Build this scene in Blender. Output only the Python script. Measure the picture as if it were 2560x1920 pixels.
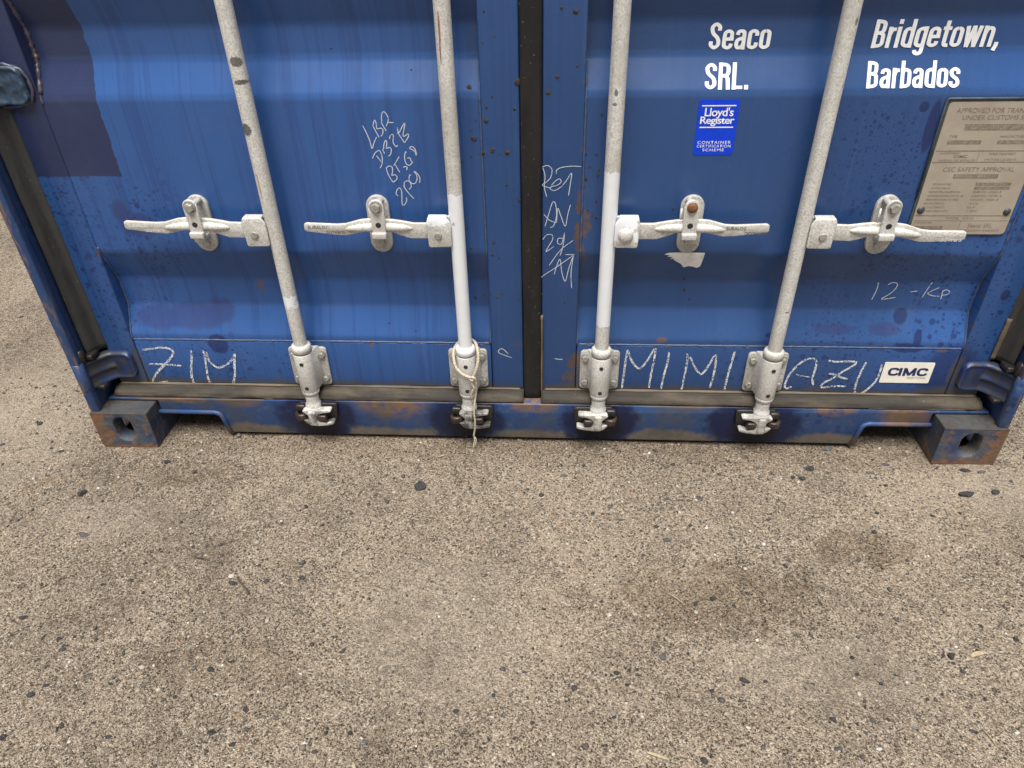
import bpy, bmesh, math, random
import numpy as np
from mathutils import Vector, Matrix, noise as mnoise

for o in list(bpy.data.objects):
    bpy.data.objects.remove(o)
scene = bpy.context.scene
C = scene.collection
R = math.radians
rng = random.Random(7)

# ------------------------------------------------------------------ camera
cam_d = bpy.data.cameras.new('camera')
cam = bpy.data.objects.new('camera', cam_d)
C.objects.link(cam)
scene.camera = cam
cam_d.sensor_width = 36.0
cam_d.lens = 25.3125
cam_d.clip_start = 0.02
cam_d.clip_end = 500
yaw, pitch, roll = -0.07042, 0.618654, -0.025755
fw = Vector((math.sin(yaw)*math.cos(pitch), math.cos(yaw)*math.cos(pitch), -math.sin(pitch)))
rt = Vector((math.cos(yaw), -math.sin(yaw), 0))
up = rt.cross(fw)
rt2 = math.cos(roll)*rt + math.sin(roll)*up
up2 = -math.sin(roll)*rt + math.cos(roll)*up
M = Matrix((rt2, up2, -fw)).transposed().to_4x4()
M.translation = Vector((0.0529, -1.4957, 1.3067))
cam.matrix_world = M

# ------------------------------------------------------------------ overcast sky, soft sun, exposure
SUN_EL, SUN_AZ = 71.0, 184.0      # azimuth clockwise from +Y: behind the camera, a little to its left
world = bpy.data.worlds.new('World')
scene.world = world
world.use_nodes = True
wn = world.node_tree
wn.nodes.clear()
sky = wn.nodes.new('ShaderNodeTexSky')
sky.sky_type = 'NISHITA'
sky.sun_disc = False
sky.sun_elevation = R(SUN_EL)
sky.sun_rotation = R(SUN_AZ)
sky.air_density = 0.15
sky.dust_density = 0.1
sky.ozone_density = 1.0
hs = wn.nodes.new('ShaderNodeHueSaturation')     # an overcast sky is nearly grey
hs.inputs['Saturation'].default_value = 0.16
bg = wn.nodes.new('ShaderNodeBackground')
bg.inputs['Strength'].default_value = 0.05
wo = wn.nodes.new('ShaderNodeOutputWorld')
wn.links.new(sky.outputs[0], hs.inputs['Color'])
wn.links.new(hs.outputs[0], bg.inputs['Color'])
wn.links.new(bg.outputs[0], wo.inputs['Surface'])
sun_d = bpy.data.lights.new('sun', 'SUN')
sun_d.energy = 1.5
sun_d.angle = R(40)
sun_d.color = (1.0, 0.965, 0.92)
sun = bpy.data.objects.new('sun', sun_d)
C.objects.link(sun)
sd = Vector((math.sin(R(SUN_AZ))*math.cos(R(SUN_EL)), math.cos(R(SUN_AZ))*math.cos(R(SUN_EL)), math.sin(R(SUN_EL))))
sun.rotation_euler = sd.to_track_quat('Z', 'Y').to_euler()
scene.view_settings.view_transform = 'Standard'
scene.view_settings.look = 'None'
scene.view_settings.exposure = 2.35
scene.view_settings.gamma = 1.0
scene.view_settings.use_curve_mapping = False
scene.cycles.max_bounces = 5
scene.cycles.diffuse_bounces = 3
scene.cycles.glossy_bounces = 2
scene.cycles.transparent_max_bounces = 4

# ------------------------------------------------------------------ object helpers
def obj(name, me, mat=None, parent=None, loc=None, smooth=False):
    if isinstance(me, bmesh.types.BMesh):
        bm = me
        bmesh.ops.recalc_face_normals(bm, faces=bm.faces)
        me = bpy.data.meshes.new(name)
        bm.to_mesh(me)
        bm.free()
    if mat is not None and len(me.materials) == 0:
        me.materials.append(mat)
    if smooth:
        for p in me.polygons:
            p.use_smooth = True
    o = bpy.data.objects.new(name, me)
    C.objects.link(o)
    if parent is not None:
        o.parent = parent
    if loc is not None:
        o.location = loc
    return o

def empty(name, parent=None, loc=(0, 0, 0)):
    o = bpy.data.objects.new(name, None)
    o.empty_display_size = 0.05
    C.objects.link(o)
    o.parent = parent
    o.location = loc
    return o

def tag(o, label, cat, group=None):
    o['label'] = label
    o['category'] = cat
    if group:
        o['group'] = group
    return o

def bevel(o, w, seg=2, ang=35):
    m = o.modifiers.new('bevel', 'BEVEL')
    m.width = w
    m.segments = seg
    m.limit_method = 'ANGLE'
    m.angle_limit = R(ang)
    m.harden_normals = False
    for p in o.data.polygons:
        p.use_smooth = True
    return o

def box(bm, x0, x1, y0, y1, z0, z1):
    vs = [bm.verts.new(p) for p in ((x0,y0,z0),(x1,y0,z0),(x1,y1,z0),(x0,y1,z0),(x0,y0,z1),(x1,y0,z1),(x1,y1,z1),(x0,y1,z1))]
    for f in ((0,1,2,3),(4,5,6,7),(0,1,5,4),(1,2,6,5),(2,3,7,6),(3,0,4,7)):
        bm.faces.new([vs[i] for i in f])
    return vs

def prism(bm, pts, a, b, axis='y'):
    """closed 2-D outline extruded along an axis: 'y' pts=(x,z), 'z' pts=(x,y), 'x' pts=(y,z)"""
    def P(p, t):
        return {'y': (p[0], t, p[1]), 'z': (p[0], p[1], t), 'x': (t, p[0], p[1])}[axis]
    A = [bm.verts.new(P(p, a)) for p in pts]
    B = [bm.verts.new(P(p, b)) for p in pts]
    n = len(pts)
    bm.faces.new(A)
    bm.faces.new(B[::-1])
    for i in range(n):
        bm.faces.new((A[i], A[(i+1) % n], B[(i+1) % n], B[i]))

def lathe(bm, prof, n=28, cx=0, cy=0, axis='z', cap=True):
    """prof: (radius, height) turned about an axis"""
    rings = []
    for r, h in prof:
        ring = []
        for i in range(n):
            a = 2*math.pi*i/n
            u, v = r*math.cos(a), r*math.sin(a)
            ring.append(bm.verts.new((cx+u, cy+v, h) if axis == 'z' else (cx+u, h, cy+v)))
        rings.append(ring)
    for k in range(len(rings)-1):
        for i in range(n):
            bm.faces.new((rings[k][i], rings[k][(i+1) % n], rings[k+1][(i+1) % n], rings[k+1][i]))
    if cap:
        bm.faces.new(rings[0])
        bm.faces.new(rings[-1][::-1])

def tube(bm, pts, rad, n=8, cap=True):
    pts = [Vector(p) for p in pts]
    rs = rad if isinstance(rad, (list, tuple)) else [rad]*len(pts)
    t = (pts[1]-pts[0]).normalized()
    a = Vector((0, 0, 1)) if abs(t.z) < 0.9 else Vector((1, 0, 0))
    nn = t.cross(a).normalized()
    rings = []
    for i, p in enumerate(pts):
        t = (pts[min(i+1, len(pts)-1)]-pts[max(i-1, 0)]).normalized()
        nn = (nn - t*nn.dot(t)).normalized()
        b = t.cross(nn)
        rings.append([bm.verts.new(p + rs[i]*(math.cos(2*math.pi*k/n)*nn + math.sin(2*math.pi*k/n)*b)) for k in range(n)])
    for k in range(len(rings)-1):
        for i in range(n):
            bm.faces.new((rings[k][i], rings[k][(i+1) % n], rings[k+1][(i+1) % n], rings[k+1][i]))
    if cap:
        bm.faces.new(rings[0])
        bm.faces.new(rings[-1][::-1])

def smooth_path(pts, m=6):
    """Catmull-Rom through the points"""
    P = [Vector(p) for p in pts]
    P = [2*P[0]-P[1]] + P + [2*P[-1]-P[-2]]
    out = []
    for i in range(1, len(P)-2):
        for k in range(m):
            t = k/m
            out.append(0.5*((2*P[i]) + (P[i+1]-P[i-1])*t + (2*P[i-1]-5*P[i]+4*P[i+1]-P[i+2])*t*t + (-P[i-1]+3*P[i]-3*P[i+1]+P[i+2])*t**3))
    out.append(P[-2])
    return out

def fillet(pts, r, seg=4, closed=False):
    """round the corners of a 2-D polyline"""
    out = []
    n = len(pts)
    for i, p in enumerate(pts):
        if not closed and i in (0, n-1):
            out.append(tuple(p))
            continue
        p0, p1, p2 = Vector(pts[i-1]), Vector(p), Vector(pts[(i+1) % n])
        d0, d1 = (p0-p1), (p2-p1)
        k = min(r, d0.length*0.45, d1.length*0.45)
        a, b = p1+d0.normalized()*k, p1+d1.normalized()*k
        for s in range(seg+1):
            t = s/seg
            q = (1-t)**2*a + 2*t*(1-t)*p1 + t*t*b
            out.append((q.x, q.y))
    return out

def capsule(cx, z0, z1, w, n=10):
    r = w/2
    o = [(cx+r*math.cos(a), z1-r+r*math.sin(a)) for a in [math.pi*i/n for i in range(n+1)]]
    o += [(cx+r*math.cos(a), z0+r+r*math.sin(a)) for a in [math.pi+math.pi*i/n for i in range(n+1)]]
    return o

def text_mesh(s, size=1.0, bold=0.0, extrude=0.0, spacing=1.0, align='LEFT'):
    cu = bpy.data.curves.new('t', 'FONT')
    cu.body = s
    cu.size = size
    cu.offset = bold
    cu.extrude = extrude
    cu.space_character = spacing
    cu.align_x = align
    cu.resolution_u = 4
    o = bpy.data.objects.new('t', cu)
    C.objects.link(o)
    dg = bpy.context.evaluated_depsgraph_get()
    me = bpy.data.meshes.new_from_object(o.evaluated_get(dg))
    bpy.data.objects.remove(o)
    bpy.data.curves.remove(cu)
    return me

def text_fit(s, x0, x1, z0, z1, y, bold=0.0, extrude=0.0, spacing=1.0, rot=0, slope=None):
    """lettering whose bounding box fills x0..x1, z0..z1 on the plane y, facing -Y.
    slope=(ya, za, yb, zb): stands on the sloping plane between those two lines instead"""
    me = text_mesh(s, 1.0, bold, 0.0, spacing)
    co = np.array([v.co[:] for v in me.vertices])
    mn, mx = co.min(0), co.max(0)
    u = (co[:, 0]-mn[0])/(mx[0]-mn[0])
    v = (co[:, 1]-mn[1])/(mx[1]-mn[1])
    if rot == 90:
        u, v = v, 1-u
    elif rot == 180:
        u, v = 1-u, 1-v
    elif rot == -90:
        u, v = 1-v, u
    X = x0+u*(x1-x0)
    Zc = z0+v*(z1-z0)
    Y = np.full_like(X, y)
    if slope:
        ya, za, yb, zb = slope
        Y = ya+(Zc-za)/(zb-za)*(yb-ya)+y
    for i, vt in enumerate(me.vertices):
        vt.co = (X[i], Y[i], Zc[i])
    return me

# ------------------------------------------------------------------ material helpers
ALBEDO = 0.63        # common scale that brings the mixed pigments to real-world reflectance
class G:
    def __init__(s, name):
        s.mat = bpy.data.materials.new(name)
        s.mat.use_nodes = True
        s.t = s.mat.node_tree
        s.t.nodes.clear()
        s.out = s.t.nodes.new('ShaderNodeOutputMaterial')
        s.b = s.t.nodes.new('ShaderNodeBsdfPrincipled')
        s.t.links.new(s.b.outputs[0], s.out.inputs[0])
        g = s.t.nodes.new('ShaderNodeNewGeometry')
        s.P = g.outputs['Position']
        sp = s.t.nodes.new('ShaderNodeSeparateXYZ')
        s.t.links.new(s.P, sp.inputs[0])
        s.x, s.y, s.z = sp.outputs
    def put(s, sock, v):
        if isinstance(v, bpy.types.NodeSocket):
            s.t.links.new(v, sock)
        elif isinstance(v, (tuple, list)) and sock.type == 'RGBA' and len(v) == 3:
            sock.default_value = (*v, 1)
        else:
            sock.default_value = v
    def m(s, op, a, b=0.0, c=0.0, clamp=False):
        n = s.t.nodes.new('ShaderNodeMath')
        n.operation = op
        n.use_clamp = clamp
        for i, v in enumerate((a, b, c)):
            s.put(n.inputs[i], v)
        return n.outputs[0]
    def ss(s, v, lo, hi):
        n = s.t.nodes.new('ShaderNodeMapRange')
        n.interpolation_type = 'SMOOTHSTEP'
        s.put(n.inputs[0], v)
        n.inputs[1].default_value = lo
        n.inputs[2].default_value = hi
        return n.outputs[0]
    def mix(s, f, a, b, blend='MIX'):
        n = s.t.nodes.new('ShaderNodeMix')
        n.data_type = 'RGBA'
        n.blend_type = blend
        s.put(n.inputs[0], f)
        s.put(n.inputs[6], a)
        s.put(n.inputs[7], b)
        return n.outputs[2]
    def scale(s, sx, sy, sz, off=(0, 0, 0)):
        n = s.t.nodes.new('ShaderNodeMapping')
        s.put(n.inputs[0], s.P)
        n.inputs['Location'].default_value = off
        n.inputs['Scale'].default_value = (sx, sy, sz)
        return n.outputs[0]
    def xz(s):
        n = s.t.nodes.new('ShaderNodeCombineXYZ')
        s.put(n.inputs[0], s.x)
        s.put(n.inputs[1], s.z)
        return n.outputs[0]
    def noise(s, sc, detail=4, rough=0.55, vec=None, dist=0.0, col=False):
        n = s.t.nodes.new('ShaderNodeTexNoise')
        s.put(n.inputs['Vector'], s.P if vec is None else vec)
        n.inputs['Scale'].default_value = sc
        n.inputs['Detail'].default_value = detail
        n.inputs['Roughness'].default_value = rough
        n.inputs['Distortion'].default_value = dist
        return n.outputs['Color' if col else 'Fac']
    def vor(s, sc, vec=None, dim='3D', rnd=1.0):
        n = s.t.nodes.new('ShaderNodeTexVoronoi')
        n.voronoi_dimensions = dim
        s.put(n.inputs['Vector'], s.P if vec is None else vec)
        n.inputs['Scale'].default_value = sc
        n.inputs['Randomness'].default_value = rnd
        sp = s.t.nodes.new('ShaderNodeSeparateXYZ')
        s.t.links.new(n.outputs['Color'], sp.inputs[0])
        return n.outputs['Distance'], sp.outputs[0], sp.outputs[1], n.outputs['Color']
    def ramp(s, f, stops, interp='LINEAR'):
        n = s.t.nodes.new('ShaderNodeValToRGB')
        n.color_ramp.interpolation = interp
        e = n.color_ramp.elements
        while len(e) < len(stops):
            e.new(0.5)
        for i, (p, c) in enumerate(stops):
            e[i].position = p
            e[i].color = (*c, 1)
        s.put(n.inputs[0], f)
        return n.outputs[0]
    def ell(s, cx, cz, rx, rz, soft=0.35, wob=None):
        """an ellipse on the x-z plane, 1 inside and 0 outside"""
        a = s.m('MULTIPLY', s.m('SUBTRACT', s.x, cx), 1.0/rx)
        b = s.m('MULTIPLY', s.m('SUBTRACT', s.z, cz), 1.0/rz)
        d = s.m('ADD', s.m('MULTIPLY', a, a), s.m('MULTIPLY', b, b))
        if wob is not None:
            d = s.m('ADD', d, wob)
        n = s.t.nodes.new('ShaderNodeMapRange')
        n.interpolation_type = 'SMOOTHSTEP'
        s.put(n.inputs[0], d)
        n.inputs[1].default_value = 1.0+soft
        n.inputs[2].default_value = 1.0-soft
        return n.outputs[0]
    def mx(s, *a):
        r = a[0]
        for q in a[1:]:
            r = s.m('MAXIMUM', r, q)
        return r
    def bump(s, h, strength=0.3, dist=0.002):
        n = s.t.nodes.new('ShaderNodeBump')
        s.put(n.inputs['Height'], h)
        s.put(n.inputs['Strength'], strength)
        n.inputs['Distance'].default_value = dist
        s.t.links.new(n.outputs[0], s.b.inputs['Normal'])
    def done(s, col, rough=0.5, metal=0.0, spec=0.5, k=ALBEDO):
        s.put(s.b.inputs['Base Color'], s.mix(1.0, col, (k, k, k), 'MULTIPLY'))
        s.put(s.b.inputs['Roughness'], rough)
        s.put(s.b.inputs['Metallic'], metal)
        s.put(s.b.inputs['Specular IOR Level'], spec)
        return s.mat


# ------------------------------------------------------------------ condensed sign-painter's capitals and lower case, drawn as strokes
_S = [(.395,.69),(.385,.83),(.25,.922),(.115,.83),(.115,.70),(.17,.58),(.33,.44),(.392,.31),(.385,.17),(.25,.078),(.115,.17),(.105,.31)]
_c = [(.375,.49),(.36,.615),(.24,.668),(.12,.615),(.10,.49),(.10,.25),(.12,.125),(.24,.072),(.36,.125),(.375,.25)]
_bowl = [(.375,.55),(.335,.645),(.235,.668),(.125,.615),(.10,.49),(.10,.25),(.125,.125),(.235,.072),(.335,.095),(.375,.19)]
_flip = lambda l: [(.475-x, z) for x, z in l]
GLYPH = {   # advance, curved strokes, straight strokes
 'S': (.52, [_S], []), 's': (.46, [[(x*.94, z*.74 if i else z*.72) for i, (x, z) in enumerate(_S)]], []),
 'e': (.485, [[(.372,.40),(.374,.52),(.355,.62),(.24,.668),(.125,.615),(.10,.49),(.10,.25),(.12,.125),(.24,.072),(.355,.12),(.375,.22)]], [[(.12,.385),(.46,.385)]]),
 'a': (.495, [[(.375,.50),(.355,.63),(.24,.668),(.135,.63),(.115,.53)], [(.375,.425),(.25,.395),(.13,.335),(.10,.20),(.145,.09),(.22,.072),(.32,.115),(.375,.21)]], [[(.375,0),(.375,.52)]]),
 'c': (.47, [_c], []), 'o': (.485, [_c[:0]+[(.24,.668),(.12,.615),(.10,.49),(.10,.25),(.12,.125),(.24,.072),(.36,.125),(.38,.25),(.38,.49),(.36,.615),(.24,.668)]], []),
 'R': (.53, [[(.12,.922),(.27,.922),(.38,.86),(.40,.72),(.38,.58),(.27,.515),(.12,.515)], [(.28,.51),(.365,.44),(.39,.28),(.41,0)]], [[(.1,0),(.1,1)]]),
 'L': (.46, [], [[(.1,0),(.1,1)], [(.1,.0775),(.43,.0775)]]), '.': (.26, [], [[(.12,0),(.12,.165)]]),
 ',': (.26, [], [[(.14,.0),(.14,.165)], [(.13,.03),(.075,-.13)]]),
 'B': (.52, [[(.12,.922),(.26,.922),(.365,.86),(.375,.73),(.36,.6),(.26,.535),(.12,.535)], [(.25,.53),(.375,.47),(.395,.3),(.385,.14),(.27,.0775),(.12,.0775)]], [[(.1,0),(.1,1)]]),
 'r': (.335, [[(.1,.44),(.14,.58),(.21,.645),(.315,.655)]], [[(.1,0),(.1,.74)]]), 'i': (.225, [], [[(.1,0),(.1,.74)], [(.1,.835),(.1,1)]]),
 'd': (.485, [_bowl], [[(.375,0),(.375,1)]]), 'b': (.485, [_flip(_bowl)], [[(.1,0),(.1,1)]]),
 'g': (.485, [_bowl, [(.375,.10),(.372,-.06),(.345,-.165),(.24,-.205),(.14,-.17),(.12,-.085)]], [[(.375,.06),(.375,.74)]]),
 't': (.36, [[(.17,.30),(.175,.16),(.21,.085),(.28,.072),(.34,.08)]], [[(.17,.26),(.17,.93)], [(.03,.665),(.34,.665)]]),
 'w': (.66, [], [[(.085,.74),(.19,0)], [(.19,0),(.325,.74)], [(.325,.74),(.46,0)], [(.46,0),(.565,.74)]]),
 'n': (.485, [[(.1,.44),(.15,.60),(.25,.66),(.35,.62),(.375,.50)]], [[(.1,0),(.1,.74)], [(.375,0),(.375,.52)]])}
WIDE = {'C': (1.12, [[(.99,.66),(.93,.82),(.72,.885),(.50,.885),(.25,.82),(.145,.58),(.145,.42),(.25,.18),(.50,.115),(.72,.115),(.93,.18),(.99,.34)]], []), 'I': (.44, [], [[(.15,0),(.15,1)]]),
        'M': (1.42, [], [[(.15,0),(.15,1)], [(.15,.98),(.66,.10)], [(.66,.10),(1.17,.98)], [(1.17,0),(1.17,1)]])}
def stroke_word(word, x0, x1, z0, cap, y, tx=0.152, tz=0.122, slope=None, font=GLYPH):
    """letters as flat strokes of an oval pen; z0 is the baseline, x0..x1 the word's width"""
    pieces = []
    pen = 0.0
    for ch in word:
        adv, cur, st = font[ch]
        for c in cur:
            pieces.append([(pen+p.x, p.z) for p in smooth_path([(a, 0, b) for a, b in c], 5)])
        for c in st:
            pieces.append([(pen+a, b) for a, b in c])
        pen += adv
    segs = []
    for P in pieces:
        L, Rr = [], []
        n = len(P)
        for i in range(n):
            a, b = P[max(i-1, 0)], P[min(i+1, n-1)]
            dx, dz = b[0]-a[0], b[1]-a[1]
            l = math.hypot(dx, dz) or 1
            nx, nz = -dz/l*tx/2, dx/l*tz/2
            L.append((P[i][0]+nx, P[i][1]+nz))
            Rr.append((P[i][0]-nx, P[i][1]-nz))
        segs.append((L, Rr))
    xs = [p[0] for s in segs for l in s for p in l]
    mn, mx_ = min(xs), max(xs)
    bm = bmesh.new()
    for k, (L, Rr) in enumerate(segs):
        off = 0.00011*(k % 5)
        def V(p):
            X = x0+(p[0]-mn)/(mx_-mn)*(x1-x0)
            Zc = z0+p[1]*cap
            Y = y
            if slope:
                Y = slope(Zc)+y
            return bm.verts.new((X, Y-off, Zc))
        A, B = [V(p) for p in L], [V(p) for p in Rr]
        for i in range(len(A)-1):
            bm.faces.new((A[i], A[i+1], B[i+1], B[i]))
    me = bpy.data.meshes.new('lettering')
    bm.to_mesh(me)
    bm.free()
    return me

# ------------------------------------------------------------------ materials
def mat_door():
    g = G('faded_blue_door_paint')
    wob = g.m('MULTIPLY', g.m('SUBTRACT', g.noise(45, 3), 0.5), 1.1)
    col = g.mix(g.noise(1.9, 4), BLUE_A, BLUE_B)
    # the right leaf and the stiles by the seam are less bleached
    col = g.mix(g.m('MULTIPLY', g.ss(g.x, -0.40, 0.05), g.ss(g.x, 1.12, 0.75)), col, g.mix(1.0, col, (0.80, 0.74, 0.70), 'MULTIPLY'))
    col = g.mix(g.m('MULTIPLY', g.ss(g.noise(260, 2), 0.56, 0.75), 0.22), col, (0.10, 0.17, 0.36))
    # rain streaks running down the sheet, more on the left leaf
    s1 = g.ss(g.noise(1, 5, 0.65, vec=g.scale(58, 4, 0.9), dist=0.5), 0.50, 0.62)
    s2 = g.ss(g.noise(1, 3, 0.6, vec=g.scale(120, 8, 2.2, (3, 1, 0))), 0.52, 0.70)
    left = g.m('ADD', g.m('MULTIPLY', g.ss(g.x, 0.25, -0.45), 0.21), 0.09)
    col = g.mix(g.m('MULTIPLY', g.m('MAXIMUM', s1, g.m('MULTIPLY', s2, 0.6)), left), col, (0.014, 0.040, 0.165))
    s3 = g.ss(g.noise(1, 4, 0.6, vec=g.scale(90, 8, 1.6, (7, 2, 0))), 0.60, 0.75)
    col = g.mix(g.m('MULTIPLY', s3, 0.25), col, (0.09, 0.16, 0.36))
    # splash spots
    reg = g.mx(g.ss(g.x, -0.78, -0.95), g.ss(g.x, 0.45, 0.75))
    low = g.m('MULTIPLY', g.ss(g.z, 0.42, 0.30), g.ss(g.x, -0.45, -0.7))
    low2 = g.m('MULTIPLY', g.ss(g.z, 0.44, 0.30), g.ss(g.x, 0.38, 0.55))
    reg = g.m('MULTIPLY', g.m('MULTIPLY', g.mx(reg, low, low2), g.ss(g.z, 0.985, 0.93)), g.ss(g.noise(4.5, 2), 0.40, 0.60))
    dots = None
    for sc, cut, soft in ((36, 0.54, 0.05), (75, 0.47, 0.08), (130, 0.52, 0.10)):
        d, r1, r2, _ = g.vor(sc, vec=g.xz(), dim='2D')
        q = g.ss(g.m('SUBTRACT', g.m('MULTIPLY', g.m('SUBTRACT', r1, cut), 0.62), d), -soft, soft)
        dots = q if dots is None else g.m('MAXIMUM', dots, q)
    spots = g.m('MULTIPLY', dots, reg)
    col = g.mix(g.m('MULTIPLY', spots, 0.72), col, (0.016, 0.030, 0.145))
    big = g.mx(*[g.ell(*e, soft=0.25, wob=wob if e[2] > 0.02 else None) for e in (
        (-0.848, 0.287, 0.027, 0.030), (0.920, 0.377, 0.017, 0.020), (1.131, 0.455, 0.011, 0.014),
        (0.949, 0.301, 0.040, 0.013), (0.968, 0.325, 0.010, 0.022), (0.812, 0.891, 0.010, 0.011),
        (0.838, 0.850, 0.012, 0.055), (-0.715, 0.605, 0.012, 0.010), (0.60, 0.33, 0.010, 0.006))])
    blot = g.mx(*[g.ell(*e, soft=0.5, wob=wob) for e in (
        (-1.0, 0.358, 0.070, 0.030), (-0.90, 0.362, 0.085, 0.034), (-0.83, 0.375, 0.040, 0.034), (0.882, 0.347, 0.040, 0.016),
        (0.76, 0.345, 0.05, 0.012), (-0.955, 0.625, 0.05, 0.03), (-0.99, 0.66, 0.022, 0.03))])
    col = g.mix(g.m('MULTIPLY', big, 0.75), col, (0.012, 0.022, 0.115))
    col = g.mix(g.m('MULTIPLY', blot, 0.66), col, (0.040, 0.055, 0.185))
    # cleaner dark area by the maker's plate
    dk = g.m('MULTIPLY', g.ell(1.07, 0.225, 0.075, 0.085, 0.5, wob), 0.72)
    col = g.mix(dk, col, (0.010, 0.026, 0.125))
    # fresh navy repair paint round the upper hinge
    ex = g.m('ADD', g.m('SUBTRACT', g.x, -0.957), g.m('MULTIPLY', g.m('SUBTRACT', g.noise(60, 3), 0.5), 0.012))
    ez = g.m('ADD', g.m('SUBTRACT', g.z, 0.747), g.m('MULTIPLY', g.m('SUBTRACT', g.noise(70, 3), 0.5), 0.008))
    rep = g.m('MULTIPLY', g.ss(ex, 0.0008, -0.0008), g.ss(ez, -0.0008, 0.0008))
    repc = g.mix(g.noise(5, 3), (0.022, 0.034, 0.105), (0.038, 0.058, 0.150))
    col = g.mix(rep, col, repc)
    # rust bleeding from the welds and a few chips
    rz = g.mx(g.m('MULTIPLY', g.ss(g.m('ABSOLUTE', g.m('SUBTRACT', g.z, 0.300)), 0.012, 0.0), 0.55),
              g.m('MULTIPLY', g.ss(g.m('ABSOLUTE', g.m('SUBTRACT', g.m('ABSOLUTE', g.x), 0.112)), 0.016, 0.0), 0.35),
              g.ell(0.116, 0.63, 0.022, 0.10, 0.8), g.ell(0.105, 0.20, 0.03, 0.09, 0.8),
              g.m('MULTIPLY', g.ss(g.m('ABSOLUTE', g.m('SUBTRACT', g.m('ABSOLUTE', g.x), 1.085)), 0.008, 0.0), g.m('MULTIPLY', g.ss(g.z, 0.75, 0.70), 0.55)))
    rn = g.ss(g.m('ADD', g.noise(34, 5, 0.6), g.m('MULTIPLY', rz, 0.24)), 0.68, 0.80)
    chips = g.mx(g.ell(-0.708, 0.448, 0.006, 0.018, 0.5, wob), g.ell(-0.43, 0.295, 0.006, 0.012, 0.5), g.ell(0.33, 0.315, 0.014, 0.007, 0.6, wob),
                 g.ell(1.035, 0.297, 0.012, 0.007, 0.6, wob), g.ell(-0.235, 0.299, 0.03, 0.0035, 0.6, wob))
    rust = g.m('MAXIMUM', g.m('MULTIPLY', rn, g.ss(rz, 0.02, 0.2)), chips)
    rc = g.mix(g.noise(90, 3), (0.10, 0.062, 0.030), (0.26, 0.125, 0.035))
    col = g.mix(g.m('MULTIPLY', rust, 0.8), col, rc)
    # road dirt along the bottom edge
    dirt = g.m('MULTIPLY', g.ss(g.m('ADD', g.z, g.m('MULTIPLY', g.noise(28, 4), -0.035)), 0.168, 0.142), 0.75)
    col = g.mix(dirt, col, (0.11, 0.095, 0.07))
    olive = g.mx(*[g.ell(*e, 0.9, wob) for e in ((-1.105, 0.165, 0.085, 0.022), (1.105, 0.165, 0.085, 0.022), (-1.088, 0.225, 0.016, 0.055), (1.088, 0.225, 0.016, 0.055), (0.118, 0.190, 0.018, 0.06))])
    col = g.mix(g.m('MULTIPLY', olive, 0.6), col, (0.115, 0.105, 0.07))
    film = g.m('MULTIPLY', g.ss(g.noise(7, 4, 0.6), 0.5, 0.8), 0.10)
    col = g.mix(film, col, (0.17, 0.22, 0.33))
    ro = g.m('ADD', 0.24, g.m('MULTIPLY', g.noise(9, 4), 0.16))
    ro = g.m('ADD', ro, g.m('MULTIPLY', g.m('MAXIMUM', rust, dirt), 0.3))
    hb = g.m('ADD', g.m('MULTIPLY', g.noise(180, 2), g.m('ADD', 0.12, g.m('MULTIPLY', g.m('MULTIPLY', g.m('LESS_THAN', g.x, -0.957), g.m('GREATER_THAN', g.z, 0.747)), 0.6))), g.m('MULTIPLY', g.noise(6, 2), 2.0))
    g.bump(hb, 0.35, 0.0014)
    return g.done(col, ro, spec=0.46)

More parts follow.
